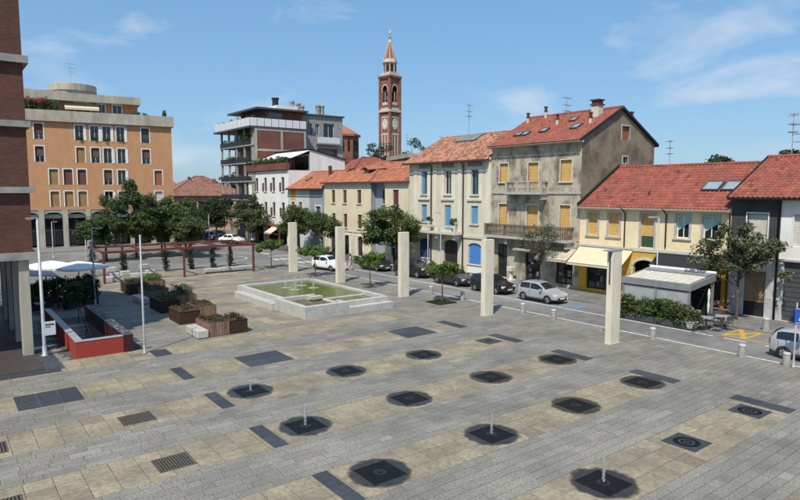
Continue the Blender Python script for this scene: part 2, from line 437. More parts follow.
# dark basalt inlays
def inlay(x0, x1, y0, y1, nx=1, ny=1, nm='basalt_inlay', mat=None):
    for i in range(nx):
        for j in range(ny):
            a0 = x0 + (x1 - x0) * i / nx; a1 = x0 + (x1 - x0) * (i + 1) / nx
            c0 = y0 + (y1 - y0) * j / ny; c1 = y0 + (y1 - y0) * (j + 1) / ny
            B().box(a0 + .005, a1 - .005, c0 + .005, c1 - .005, -.012, .006).build(nm, mat or M_basalt, plaza)
inlay(2.1, 4.38, 26.5, 28.5, 3, 2)
inlay(11.48, 13.8, 26.65, 28.75, 2, 2)
inlay(20.95, 23.2, 26.65, 28.75, 2, 2)
for b0 in BANDS[1:6]: inlay(8.33, 8.86, b0, b0 + 2.1, 1, 2)
for b0 in BANDS[1:6]: inlay(25.0, 25.7, b0 + .1, b0 + 2.3, 1, 2)
inlay(-4, 4.3, 31.35, 32.2, 8, 1)
inlay(3.75, 4.45, 32.2, 40, 1, 6)
inlay(8.0, 8.7, 35.0, 36.3); inlay(8.0, 8.7, 38.3, 39.6); inlay(8.0, 8.7, 41.6, 43.0)
inlay(8.45, 9.3, 31.2, 32.6)
# rusty drain grates: a frame and bars
def grate(x0, x1, y0, y1):
    g = thing('drain_grate', GR_LABELS.pop(0), 'grate', ((x0 + x1) / 2, (y0 + y1) / 2, 0), 0, 'rusty grates set in the plaza')
    w, d = (x1 - x0) / 2, (y1 - y0) / 2
    f = B()
    f.box(-w, w, -d, -d + .05, -.012, .014).box(-w, w, d - .05, d, -.012, .014).box(-w, -w + .05, -d + .05, d - .05, -.012, .014).box(w - .05, w, -d + .05, d - .05, -.012, .014)
    f.build('frame', M_rust, g)
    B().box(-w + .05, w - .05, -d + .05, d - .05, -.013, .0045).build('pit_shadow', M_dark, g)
    x = -w + .08
    while x < w - .08:
        B().box(x, x + .045, -d + .05, d - .05, -.012, .012 + rnd.uniform(-.003, .003)).build('bar', M_rust, g); x += .085
M_rust = mk('rusty_grate', (0.12, 0.105, 0.085), (0.06, 0.052, 0.044), scale=9, rough=0.8)
GR_LABELS = ['rusty barred drain grate in the second beige band out from the red stair parapet',
             'rusty barred drain grate in the third beige band out from the red stair parapet',
             'partly seen rusty grate in the second beige band out, west of its fully seen twin',
             'partly seen rusty grate in the third beige band out, west of its fully seen twin']
grate(4.9, 6.05, 22.5, 23.55); grate(4.86, 5.96, 18.0, 19.05); grate(0.3, 1.46, 22.5, 23.55); grate(0.3, 1.46, 18.0, 19.05)

# street, pavement, markings
b = B()
b.poly([(32.05, -60, -.012), (38.4, -60, -.012), (38.4, 66, -.012), (32.05, 66, -.012)])
b.poly([(-60, 66, -.012), (38.4, 66, -.012), (38.4, 130, -.012), (-60, 130, -.012)])
struct(b.build('road', M_asphalt))
sw = B(); sw.box(38.4, 42.6, -60, 125, -.2, .07)
sidewalk = struct(sw.build('sidewalk', M_joint))
# pavement slabs and kerb stones
st = B(); cells = []
y = -6.0
while y < 60:
    for i, x in enumerate((38.62, 39.55, 40.5, 41.45)):
        q = rnd.gauss(1, .09)
        o = .45 if i % 2 else 0
        st.box(x + .006, x + .93, y + o, y + o + .9, .06, .085 + rnd.uniform(-.002, .002), c=(q, q, q * .98))
    y += .91
st.build('pavement_slabs', M_sidewalk, sidewalk, kind='stuff')
ks = B().box(38.28, 38.61, -.48, .48, -.1, .092).mesh('kerb_stone'); ks.materials.append(M_sidewalk)
for i in range(70):
    o = bpy.data.objects.new('kerb_stone', ks); COL.objects.link(o); o.parent = sidewalk; o.location = (0, -4 + i, rnd.uniform(-.003, .003))
# pavement before the orange building
struct(B().box(-40, 34, 93.5, 103, -.2, .1).build('pavement', M_sidewalk))
def mark(name, x0, x1, y0, y1, mat, z=-.004):
    struct(B().poly([(x0, y0, z), (x1, y0, z), (x1, y1, z), (x0, y1, z)]).build(name, mat))
mark('edge_line', 32.12, 32.27, -5, 64, M_white_paint)
for a, c in ((17.7, 34), (16.4, 17.4), (14.6, 15.8), (12.6, 13.6), (10, 11.5), (36.5, 56)):
    mark('lane_line', 35.15, 35.3, a, c, M_white_paint)
for yy in (41.5, 46.5, 51.5): mark('bay_line', 35.3, 37.9, yy, yy + .12, M_white_paint)
for a, c in ((26.9, 28.0), (31.9, 33.0)):
    mark('bay_mark', 35.25, 37.6, a, a + .14, M_blue_paint)
mark('bay_mark', 35.33, 35.5, 27.1, 31.9, M_blue_paint)
mark('bay_mark', 35.6, 37.4, 26.2, 26.75, M_blue_paint)
for x0, x1, y0, y1 in ((35.8, 35.93, 13.2, 16.25), (38.1, 38.23, 13.2, 16.25), (35.93, 38.1, 16.1, 16.25), (35.93, 38.1, 14.9, 15.05), (35.93, 38.1, 13.2, 13.33)):
    mark('yellow_bay_line', x0, x1, y0, y1, M_yellow_paint)
yb = B()
for p, q in (((35.95, 15.05), (38.1, 16.1)), ((35.95, 16.1), (38.1, 15.05))):
    dx, dy = q[0] - p[0], q[1] - p[1]; L = math.hypot(dx, dy); nx, ny = -dy / L * .13, dx / L * .13
    yb.poly([(p[0] + nx, p[1] + ny, -.002 if p[1] < 15.5 else -.0005), (p[0] - nx, p[1] - ny, -.002 if p[1] < 15.5 else -.0005), (q[0] - nx, q[1] - ny, -.002 if p[1] < 15.5 else -.0005), (q[0] + nx, q[1] + ny, -.002 if p[1] < 15.5 else -.0005)])
struct(yb.build('yellow_bay_cross', M_yellow_paint))
for y0 in (62.5, 67.0): 
    for i in range(4): mark('crossing_stripe', 32.6 + i * .95, 33.1 + i * .95, y0, y0 + 1.6, M_white_paint)
b = B()
def arc(b, cx, cy, r, a0, a1, w=.16, z=-.004, n=24):
    for i in range(n):
        t0, t1 = R(a0 + (a1 - a0) * i / n), R(a0 + (a1 - a0) * (i + 1) / n)
        b.poly([(cx + r * math.cos(t0), cy + r * math.sin(t0), z), (cx + (r + w) * math.cos(t0), cy + (r + w) * math.sin(t0), z),
                (cx + (r + w) * math.cos(t1), cy + (r + w) * math.sin(t1), z), (cx + r * math.cos(t1), cy + r * math.sin(t1), z)])
arc(b, 27.5, 72.5, 3.2, -80, 170)
struct(b.build('curved_line', M_white_paint))
mark('stop_line', 33.6, 37.8, 71.2, 71.6, M_white_paint); mark('arrow_mark', 34.6, 35.0, 74, 77, M_white_paint)
# ------------------------------------------------------------------ building helpers (local: x along the front, y inwards, z up)
def render_mat(name, c, dirt=None, amt=(0.5, 0.85), scale=1.5, bump=0.12, st=0.45, zs=0.4):
    return mk(name, c, tuple(x * 0.86 for x in c), scale=scale, rough=0.88, bump=bump, bscale=22, stain=dirt or tuple(x * 0.55 for x in c), stain_scale=st, stain_lo=amt[0], stain_hi=amt[1], stretch=(1, 1, zs))
M_yellow = render_mat('yellow_render', (0.77, 0.64, 0.405), (0.66, 0.545, 0.34), (0.55, 0.95))
M_ochre = render_mat('ochre_render', (0.62, 0.36, 0.05), (0.4, 0.24, 0.05), (0.5, 0.9))
M_greyrender = render_mat('old_grey_render', (0.46, 0.415, 0.32), (0.165, 0.143, 0.105), (0.45, 0.62), scale=3.5, bump=0.9, st=0.85, zs=.7)
M_greygable = render_mat('dark_grey_render', (0.25, 0.213, 0.15), (0.115, 0.096, 0.068), (0.42, 0.62), scale=5, bump=0.9, st=0.7, zs=.85)
M_patch = render_mat('pale_patch_render', (0.42, 0.40, 0.35), (0.28, 0.265, 0.23), (0.45, 0.7), bump=0.4)
M_pale = render_mat('pale_greenish_render', (0.60, 0.56, 0.43), (0.42, 0.38, 0.29), (0.5, 0.9))
M_pale2 = render_mat('pale_cream_panel', (0.68, 0.64, 0.52), (0.42, 0.39, 0.31), (0.5, 0.9))
M_cream = render_mat('cream_render', (0.66, 0.585, 0.41), (0.48, 0.4, 0.25), (0.5, 0.9))
M_bluegrey = render_mat('blue_grey_render', (0.30, 0.32, 0.34), (0.22, 0.235, 0.25), (0.5, 0.9))
M_white = render_mat('white_render', (0.74, 0.73, 0.69), (0.48, 0.47, 0.44), (0.55, 0.95))
M_whitegrey = render_mat('white_grey_render', (0.56, 0.56, 0.54), (0.4, 0.4, 0.385), (0.5, 0.9))
M_orange = render_mat('orange_render', (0.49, 0.26, 0.13), (0.42, 0.22, 0.11), (0.55, 0.95))
M_pinkr = render_mat('pink_render', (0.62, 0.38, 0.32), None, (0.55, 0.95))
M_stone = mk('grey_stone_trim', (0.44, 0.43, 0.40), (0.33, 0.32, 0.30), scale=5, rough=0.8, bump=0.15)
M_stonew = mk('pale_stone_trim', (0.58, 0.55, 0.47), (0.46, 0.43, 0.36), scale=4, rough=0.8)
M_beigeconc = mk('beige_concrete', (0.42, 0.385, 0.315), (0.30, 0.275, 0.225), scale=1.5, rough=0.85, stain=(0.18, 0.165, 0.135), stain_scale=0.7, stain_lo=0.5, stain_hi=0.85, stretch=(1, 1, .3))
M_conc = mk('grey_concrete', (0.33, 0.32, 0.30), (0.24, 0.235, 0.22), scale=2, rough=0.85, stain=(0.15, 0.145, 0.135), stain_scale=0.8)
M_darkbrick = mk_brick('dark_grey_brick', (0.055, 0.06, 0.065), (0.04, 0.043, 0.047), (0.03, 0.032, 0.034), 0.35, 0.12)
M_brick = mk_brick('red_brown_brick', (0.125, 0.042, 0.027), (0.075, 0.026, 0.018), (0.07, 0.045, 0.036))
M_brick2 = mk_brick('red_brick_panel', (0.19, 0.06, 0.042), (0.14, 0.045, 0.032), (0.13, 0.075, 0.06))
M_towerbrick = mk_brick('tower_brick', (0.25, 0.095, 0.06), (0.19, 0.07, 0.048), (0.26, 0.17, 0.13), 0.5, 0.18)
M_marble = mk('grey_veined_marble', (0.60, 0.60, 0.585), (0.30, 0.30, 0.30), scale=1.6, rough=0.35, stretch=(1, 1, 0.7))
M_blind = mk('ochre_roller_blind', (0.58, 0.36, 0.12), (0.50, 0.31, 0.10), scale=2, rough=0.6)
M_blind2 = mk('brown_roller_blind', (0.13, 0.075, 0.05), (0.10, 0.056, 0.04), scale=2, rough=0.6)
M_blind3 = mk('yellow_brown_roller_blind', (0.30, 0.19, 0.075), (0.25, 0.155, 0.06), scale=2, rough=0.6)
M_blind4 = mk('dark_red_roller_blind', (0.14, 0.05, 0.038), (0.11, 0.04, 0.03), scale=2, rough=0.6)
M_blind5 = mk('rust_roller_blind', (0.30, 0.115, 0.045), (0.25, 0.095, 0.038), scale=2, rough=0.6)
M_green = mk('dark_green_panel', (0.035, 0.07, 0.03), None, rough=0.6)
M_blue = mk('blue_shutter_paint', (0.13, 0.30, 0.48), (0.10, 0.25, 0.42), scale=3, rough=0.6)
M_blue2 = mk('bright_blue_shutter_paint', (0.075, 0.22, 0.54), (0.06, 0.185, 0.47), scale=3, rough=0.55)
M_blued = mk('dark_blue_shutter_paint', (0.035, 0.06, 0.14), (0.03, 0.05, 0.115), scale=3, rough=0.6)
M_frieze = mk('painted_frieze', (0.14, 0.16, 0.21), (0.27, 0.27, 0.24), scale=7, rough=0.8)
M_curtain = mk('teal_curtain', (0.35, 0.55, 0.52), (0.25, 0.43, 0.41), scale=3, rough=0.8)
M_whiteframe = mk('white_window_frame', (0.72, 0.71, 0.68), None, rough=0.5)
M_brownwood = mk('brown_shutter_wood', (0.115, 0.05, 0.036), (0.085, 0.038, 0.028), scale=4, rough=0.7)
M_door = mk('brown_wood_door', (0.30, 0.20, 0.12), (0.2, 0.13, 0.08), scale=2.5, rough=0.6, stretch=(2, 2, 0.3))
M_darkdoor = mk('dark_wood_door', (0.035, 0.022, 0.018), None, rough=0.6)
M_awning = mk('cream_awning_fabric', (0.70, 0.61, 0.42), (0.62, 0.54, 0.37), scale=2, rough=0.85, trans=0.15)
M_awning2 = mk('stained_awning_fabric', (0.58, 0.52, 0.38), (0.32, 0.28, 0.2), scale=1.8, rough=0.85)
M_awnw = mk('white_fabric', (0.80, 0.80, 0.79), (0.73, 0.73, 0.73), scale=2, rough=0.8, trans=0.15)
M_awnblk = mk('black_awning_fabric', (0.016, 0.017, 0.02), None, rough=0.75)
M_gutter = mk('brown_gutter', (0.07, 0.04, 0.03), None, rough=0.5)
M_guttergrey = mk('pale_gutter', (0.42, 0.41, 0.39), None, rough=0.5)
def tilemat(name, c, c2): return mk(name, c, c2, scale=1.1, rough=0.8, attr=1.0, stain=(c2[0] * .55, c2[0] * .36, c2[0] * .27), stain_scale=0.7, stain_lo=0.5, stain_hi=0.95, speck=.35, speck_scale=6)
M_tile_new = tilemat('red_clay_tile', (0.30, 0.085, 0.055), (0.21, 0.062, 0.043))
M_tile_mid = tilemat('red_brown_clay_tile', (0.32, 0.10, 0.065), (0.24, 0.072, 0.05))
M_tile_old = tilemat('weathered_clay_tile', (0.44, 0.21, 0.135), (0.29, 0.135, 0.09))
M_tile_or = tilemat('orange_clay_tile', (0.40, 0.15, 0.082), (0.29, 0.108, 0.062))
M_tile_br = tilemat('brown_clay_tile', (0.26, 0.125, 0.09), (0.2, 0.095, 0.07))
M_skylight = mk_glass('skylight_glass', (0.28, 0.34, 0.38), rough=0.1)
M_solar = mk('solar_panel_glass', (0.20, 0.23, 0.21), (0.13, 0.15, 0.14), scale=2, rough=0.2)

ID = lambda s, d, z: (s, d, z)
def tb(b, s0, s1, d0, d1, z0, z1, T=ID):
    vs = [T(*p) for p in ((s0, d0, z0), (s1, d0, z0), (s1, d1, z0), (s0, d1, z0), (s0, d0, z1), (s1, d0, z1), (s1, d1, z1), (s0, d1, z1))]
    return b.add(vs, [(0, 3, 2, 1), (4, 5, 6, 7), (0, 1, 5, 4), (1, 2, 6, 5), (2, 3, 7, 6), (3, 0, 4, 7)])
def arcpts(s0, s1, z1, r, n=10):
    c, hw = (s0 + s1) / 2, (s1 - s0) / 2
    return [(c - hw * math.cos(math.pi * i / n), z1 - r + r * math.sin(math.pi * i / n)) for i in range(n + 1)]
def wall(b, s0, s1, z0, z1, ops, T=ID, depth=0.24, top=None):
    """front wall with real openings; ops: (s0,s1,z0,z1[,arch_rise])"""
    ss = sorted({s0, s1, *[o[0] for o in ops], *[o[1] for o in ops]}); zs = sorted({z0, z1, *[o[2] for o in ops], *[o[3] for o in ops]})
    ss = [s for s in ss if s0 - 1e-6 <= s <= s1 + 1e-6]; zs = [z for z in zs if z0 - 1e-6 <= z <= z1 + 1e-6]
    for i in range(len(ss) - 1):
        for j in range(len(zs) - 1):
            cs, cz = (ss[i] + ss[i + 1]) / 2, (zs[j] + zs[j + 1]) / 2
            if any(o[0] < cs < o[1] and o[2] < cz < o[3] for o in ops): continue
            b.poly([T(ss[i], 0, zs[j]), T(ss[i + 1], 0, zs[j]), T(ss[i + 1], 0, zs[j + 1]), T(ss[i], 0, zs[j + 1])])
    for o in ops:
        a, c, e, g = o[:4]; r = o[4] if len(o) > 4 else 0; gt = g - r
        b.poly([T(a, 0, e), T(a, depth, e), T(a, depth, gt), T(a, 0, gt)]); b.poly([T(c, 0, e), T(c, 0, gt), T(c, depth, gt), T(c, depth, e)])
        b.poly([T(a, 0, e), T(c, 0, e), T(c, depth, e), T(a, depth, e)])
        if r:
            ap = arcpts(a, c, g, r)
            for (p, q), (p2, q2) in zip(ap, ap[1:]):
                b.poly([T(p, 0, q), T(p2, 0, q2), T(p2, 0, g), T(p, 0, g)]); b.poly([T(p, 0, q), T(p, depth, q), T(p2, depth, q2), T(p2, 0, q2)])
        else: b.poly([T(a, 0, g), T(a, depth, g), T(c, depth, g), T(c, 0, g)])
    return b
def shell(b, w, d, h, ry=None, rz=None, side_l=True, side_r=True):
    """side and back walls; gable when ry, rz given"""
    for x, on in ((0, side_l), (w, side_r)):
        if not on: continue
        p = [(x, 0, 0), (x, d, 0), (x, d, h)] + ([(x, ry, rz)] if ry is not None else []) + [(x, 0, h)]
        b.poly(p)
    b.poly([(0, d, 0), (w, d, 0), (w, d, h), (0, d, h)]); return b
def ridged(b, s0, s1, z0, z1, d, T=ID, pitch=0.09, dep=0.018):
    n = max(2, int((z1 - z0) / pitch)); h = (z1 - z0) / n
    for i in range(n):
        a, c = z0 + i * h, z0 + (i + 1) * h
        b.poly([T(s0, d - dep, a), T(s1, d - dep, a), T(s1, d, c - .012), T(s0, d, c - .012)])
        b.poly([T(s0, d, c - .012), T(s1, d, c - .012), T(s1, d - dep, c), T(s0, d - dep, c)])
    return b
def window(root, s0, s1, z0, z1, T=ID, style='glass', blind=None, frame=None, surround=None, sw=0.16, sill=None, drop=1.0, dp=0.2, mull=1, arch=0, nm='window', pane=None, rail=False):
    frame = frame or M_whiteframe
    f = B(); t = 0.055
    tb(f, s0, s0 + t, dp - .04, dp + .03, z0, z1, T); tb(f, s1 - t, s1, dp - .04, dp + .03, z0, z1, T)
    tb(f, s0 + t, s1 - t, dp - .04, dp + .03, z0, z0 + t, T); tb(f, s0 + t, s1 - t, dp - .04, dp + .03, z1 - t, z1, T)
    for i in range(mull):
        c = s0 + (s1 - s0) * (i + 1) / (mull + 1); tb(f, c - .03, c + .03, dp - .035, dp + .025, z0 + t, z1 - t, T)
    w = f.build(nm, frame, root)
    p = B(); p.poly([T(s0 + t, dp, z0 + t), T(s1 - t, dp, z0 + t), T(s1 - t, dp, z1 - t), T(s0 + t, dp, z1 - t)]); p.build('pane', pane or M_glass, w)
    if style == 'blind':
        zb = z1 - (z1 - z0) * drop
        ridged(B(), s0 + .01, s1 - .01, zb, z1, dp - .05, T).build('roller_blind', blind or M_blind, w)
    if style == 'curtain':
        c = B(); n = 10
        for i in range(n):
            a, e = s0 + t + (s1 - s0 - 2 * t) * i / n, s0 + t + (s1 - s0 - 2 * t) * (i + 1) / n
            fa = (z1 - z0) * (.35 + .5 * (1 - i / n)); fe = (z1 - z0) * (.35 + .5 * (1 - (i + 1) / n))
            c.poly([T(a, dp - .006 - .02 * (i % 2), z1 - t - fa * .75), T(e, dp - .006 - .02 * ((i + 1) % 2), z1 - t - fe * .75), T(e, dp - .006 - .02 * ((i + 1) % 2), z1 - t), T(a, dp - .006 - .02 * (i % 2), z1 - t)])
        c.build('curtain', M_curtain, w)
    if style == 'shutters':       # closed louvred leaves
        c = (s0 + s1) / 2
        for a, e in ((s0 + .02, c - .01), (c + .01, s1 - .02)): ridged(B(), a, e, z0 + .02, z1 - .02, dp - .06, T, 0.07, 0.025).build('shutter', blind, w)
    if style == 'leaf':           # one shutter leaf folded out against the wall, left of the opening
        b = B(); tb(b, s0 - .62, s0 - .04, -.05, -.012, z0, z0 + (z1 - z0) * .62, T); b.build('shutter', blind, w)
    if surround:
        b = B(); q = sw
        tb(b, s0 - q, s0, -.035, .02, z0 - .01, z1 + q, T); tb(b, s1, s1 + q, -.035, .02, z0 - .01, z1 + q, T); tb(b, s0, s1, -.035, .02, z1, z1 + q, T)
        b.build('surround', surround, w)
    if sill:
        b = B(); tb(b, s0 - sw - .05, s1 + sw + .05, -.12, .05, z0 - .13, z0 - .012, T); b.build('sill', sill, w)
    if rail:
        b = B()
        tb(b, s0, s1, -.03, .0, z0 + .85, z0 + .9, T); tb(b, s0, s1, -.03, 0, z0 + .08, z0 + .12, T)
        n = int((s1 - s0) / .12)
        for i in range(n + 1): 
            x = s0 + (s1 - s0 - .02) * i / n; tb(b, x, x + .02, -.025, -.005, z0 + .12, z0 + .85, T)
        b.build('railing', M_darksteel, w)
    return w
def tiles(root, mat, P0, P1, Q0, Q1, tw=0.25, tl=0.34, var=0.13, hgt=0.05, name='roof_tiles', seed=0, dark=0.0):
    """pantiles on the slope from the eave P0-P1 up to the ridge Q0-Q1"""
    r = random.Random(seed)
    P0, P1, Q0, Q1 = map(Vector, (P0, P1, Q0, Q1))
    e = (P1 - P0); L = e.length; e.normalize()
    sdir = (Q0 - P0); sdir = sdir - e * sdir.dot(e); H = sdir.length; sdir.normalize(); n = e.cross(sdir)
    if n.z < 0: n = -n
    qa, qb = (Q0 - P0).dot(e), (Q1 - P0).dot(e)
    nr = max(1, round(H / tl)); tl = H / nr; b = B()
    amin, amax = min(0, qa), max(L, qb); nc = max(1, round((amax - amin) / tw)); tw = (amax - amin) / nc
    fr = (0, .17, .34, .51, .66, 1.0); hh = [0, .8, 1, .8, 0, 0]
    for i in range(nr):
        t0, t1 = i * tl, min((i + 1) * tl * 1.0 + tl * .1, H); tm = (i + .5) * tl / H
        la, lb = qa * tm, L + (qb - L) * tm
        for j in range(nc):
            a = amin + j * tw
            if a + tw * .5 < la or a + tw * .5 > lb: continue
            q = max(.5, r.gauss(1, var)); hu = r.gauss(0, var * .35)
            if dark and r.random() < dark: q *= r.uniform(.45, .7)
            c = (q * (1 + hu * .4), q * (1 + hu * 1.0), q * (1 + hu * 1.2)); j0 = r.uniform(-.006, .006)
            lo = [P0 + e * (a + tw * f) + sdir * t0 + n * (hgt * h + .032 + j0) for f, h in zip(fr, hh)]
            up = [P0 + e * (a + tw * f) + sdir * t1 + n * (hgt * h * .9 + .004 + j0) for f, h in zip(fr, hh)]
            b0 = [P0 + e * (a + tw * f) + sdir * t0 + n * (hgt * h * .5 - .01) for f, h in zip(fr, hh)]
            o = len(b.v); b.v += [tuple(v) for v in lo + up + b0]
            for k in range(5):
                b.f.append((o + k, o + k + 1, o + 7 + k, o + 6 + k)); b.c.append(c)
                b.f.append((o + 12 + k, o + 13 + k, o + k + 1, o + k)); b.c.append(c)
    return b.build(name, mat, root, kind='stuff')
def ridge_caps(root, mat, A, Bp, rad=0.12, name='ridge_cap', seg=0.42):
    A, Bp = Vector(A), Vector(Bp); L = (Bp - A).length; n = max(1, int(L / seg)); b = B(); r = random.Random(3)
    for i in range(n):
        p, q = A.lerp(Bp, i / n), A.lerp(Bp, (i + 1.12) / n); k = len(b.f); b.tube([p, q], [rad * 1.08, rad * .92], 8); v = r.gauss(1, .12); b.c += [(v, v, v)] * (len(b.f) - k)
    return b.build(name, mat, root, kind='stuff')
def gable_roof(root, w, d, ez, ry, rz, mat, of=0.5, ol=0.0, orr=0.0, seed=1, fascia=None, tilekw={}, back=True, ob=0.4):
    """roof = timber deck, with tiles, ridge caps, gutter below it"""
    sf = (rz - ez) / ry
    A0, A1 = (-ol, -of, ez - of * sf), (w + orr, -of, ez - of * sf)
    R0, R1 = (-ol, ry, rz), (w + orr, ry, rz)
    sb = (rz - ez) / (d - ry)
    Bk0, Bk1 = (-ol, d + ob, ez - ob * sb), (w + orr, d + ob, ez - ob * sb)
    b = B(); T = Vector((0, 0, -.14))
    b.prism([A0, A1, R1, R0], T); b.prism([R0, R1, Bk1, Bk0], T)
    roof = b.build('roof', fascia or M_gutter, root)
    up = Vector((0, 0, .005))
    tiles(roof, mat, Vector(A0) + up, Vector(A1) + up, Vector(R0) + up, Vector(R1) + up, seed=seed, **tilekw)
    tiles(roof, mat, Vector(Bk1) + up, Vector(Bk0) + up, Vector(R1) + up, Vector(R0) + up, seed=seed + 50, tw=.5, tl=.6)
    ridge_caps(roof, mat, Vector(R0) + Vector((0, 0, .06)), Vector(R1) + Vector((0, 0, .06)))
    return roof
def gutter(root, w, of, z, ol=0, orr=0, mat=None):
    g = B(); n = 6; prof = [(-of - .13 + .07 * math.cos(math.pi + math.pi * i / n), z + .02 + .08 * math.sin(math.pi + math.pi * i / n)) for i in range(n + 1)]
    for (y, zz), (y2, z2) in zip(prof, prof[1:]):
        g.poly([(-ol, y, zz), (w + orr, y, zz), (w + orr, y2, z2), (-ol, y2, z2)])
    return g.build('gutter', mat or M_gutter, root)
def pipe(root, pts, mat=None, r=0.055): return B().tube(pts, r, 8).build('drainpipe', mat or M_gutter, root, smooth=True)
def skylight(roof, P, e, s, n, w, h):
    P, e, s, n = map(Vector, (P, e, s, n))
    def q(a, c, k): return tuple(P + e * a + s * c + n * k)
    f = B()
    for a0, a1, c0, c1 in ((0, .09, 0, h), (w - .09, w, 0, h), (.09, w - .09, 0, .09), (.09, w - .09, h - .09, h)):
        vs = [q(a, c, k) for k in (-.02, .14) for a, c in ((a0, c0), (a1, c0), (a1, c1), (a0, c1))]
        f.add(vs, [(0, 3, 2, 1), (4, 5, 6, 7), (0, 1, 5, 4), (1, 2, 6, 5), (2, 3, 7, 6), (3, 0, 4, 7)])
    o = f.build('skylight', M_darksteel, roof)
    return o, B().poly([q(.09, .09, .11), q(w - .09, .09, .11), q(w - .09, h - .09, .11), q(.09, h - .09, .11)])
def antenna(label, loc, h=3.0, rot=0.3):
    t = thing('tv_antenna', label, 'antenna', loc, rot)
    B().tube([(0, 0, 0), (0, 0, h)], .03, 6).build('mast', M_galv, t)
    for k, (z, L) in enumerate(((h - .1, 1.3), (h - .75, 1.0), (h - 1.3, .8))):
        b = B(); b.tube([(-L / 2, 0, z), (L / 2 + .3, 0, z)], .018, 5)
        for i in range(6):
            x = -L / 2 + (L + .2) * i / 5; b.tube([(x, -.3, z), (x, .3, z)], .012, 4)
        b.build('yagi', M_galv, t)
    return t
def awning(root, s0, s1, z1, z0, proj, mat, scallop=0.18, nm='awning', y0=-.02):
    b = B(); n = max(2, int((s1 - s0) / .5)); sg = .04
    for i in range(n):
        a, c = s0 + (s1 - s0) * i / n, s0 + (s1 - s0) * (i + 1) / n
        for j in range(4):
            def pt(x, t): return (x, y0 - proj * t, z1 + (z0 - z1) * t - sg * math.sin(math.pi * t))
            b.poly([pt(a, j / 4), pt(c, j / 4), pt(c, (j + 1) / 4), pt(a, (j + 1) / 4)])
        b.poly([(a, y0 - proj, z0), (c, y0 - proj, z0), (c, y0 - proj - .01, z0 - scallop), (a, y0 - proj - .01, z0 - scallop)])
    o = b.build(nm, mat, root)
    k = B(); k.tube([(s0, y0 - .05, z1 + .03), (s1, y0 - .05, z1 + .03)], .06, 8); k.tube([(s0, y0 - proj, z0), (s1, y0 - proj, z0)], .03, 6)
    for x in (s0 + .15, s1 - .15): k.bar((x, y0, z0 - .3), (x, y0 - proj + .03, z0 - .03), .04)
    k.build('awning_arms', M_galv, o); return o
def balustrade(root, s0, s1, y0, y1, z0, z1, mat, step=0.22, post=2.0, nm='balustrade'):
    """stone balustrade round a balcony, along y0 front and both ends"""
    o = B().box(s0, s1, y0 - .1, y0 + .1, z1 - .12, z1).box(s0, s0 + .2, y0 + .1, y1, z1 - .12, z1).box(s1 - .2, s1, y0 + .1, y1, z1 - .12, z1)
    o = o.build(nm, mat, root)
    bal = B().lathe([(.05, 0), (.07, .08), (.045, .16), (.085, .34), (.045, .6), (.07, .72), (.05, .8)], 7); bal.v = [(x, y, z / .8 * (z1 - z0 - .12)) for x, y, z in bal.v]; me = bal.mesh('baluster'); me.materials.append(mat)
    pts = []; x = s0 + .1
    npost = max(1, round((s1 - s0) / post))
    for i in range(npost + 1):
        px = s0 + .12 + (s1 - s0 - .24) * i / npost; B().box(px - .12, px + .12, y0 - .095, y0 + .095, z0, z1 - .12).build('post', mat, o)
    n = int((s1 - s0) / step)
    for i in range(1, n):
        x = s0 + (s1 - s0) * i / n
        if all(abs(x - (s0 + .12 + (s1 - s0 - .24) * k / npost)) > .18 for k in range(npost + 1)): pts.append((x, y0))
    for xx in (s0 + .1, s1 - .1):
        m = max(1, int((y1 - y0) / step))
        for i in range(1, m): pts.append((xx, y0 + (y1 - y0) * i / m))
    for x, y in pts:
        q = bpy.data.objects.new('baluster', me); COL.objects.link(q); q.parent = o; q.location = (x, y, z0)
    return o
FX = 42.45
def street_house(name, label, cat, yl): return thing(name, label, cat, (FX, yl, 0), R(-90))

# ------------------------------------------------------------------ yellow house
h = street_house('yellow_house', 'yellow two storey house with red tiled roof and a cream shop awning', 'house', 31.0)
Wd = 12.05
U = [(.81, 1.71, 4.75, 6.52), (2.7, 3.66, 4.75, 6.52), (5.5, 6.56, 4.08, 6.57), (8.27, 9.2, 4.95, 6.55), (10.2, 11.22, 4.95, 6.55)]
D = [(.75, 3.9, .35, 2.35), (5.0, 6.9, .12, 3.1, .55), (7.6, 10.9, .12, 2.9), (11.1, 11.6, .1, 2.5)]
b = B(); wall(b, 0, Wd, 3.95, 7.25, U); shell(b, Wd, 10.5, 7.25, 5.25, 10.3, side_l=False); b.build('wall', M_yellow, h)
b = B(); wall(b, 0, Wd, 0, 3.95, D); b.build('ground_floor_wall', M_ochre, h)
b = B(); b.box(0, Wd, -.06, .03, 3.72, 3.98); b.build('string_course', M_stonew, h)
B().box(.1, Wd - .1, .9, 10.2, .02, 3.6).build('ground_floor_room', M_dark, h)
window(h, *U[0], style='blind', surround=M_stone, sill=M_stone); window(h, *U[1], style='blind', surround=M_stone, sill=M_stone)
w = window(h, *U[2], style='blind', surround=M_stone, drop=.66); ridged(B(), U[2][0] + .02, U[2][1] - .02, 4.1, 4.92, .12, pitch=.3, dep=.01).build('lower_panel', M_green, w)
window(h, *U[3], style='curtain', surround=M_stone, sill=M_stonew); window(h, *U[4], style='curtain', surround=M_stone, sill=M_stonew)
for s, e in ((4.18, 4.0), (7.52, 4.2)): pipe(h, [(s, -.62, 7.0), (s, -.45, 6.85), (s, -.08, 6.6), (s, -.08, e)])
pipe(h, [(12.0, -.5, 7.1), (12.0, -.08, 6.7), (12.0, -.08, .1)])
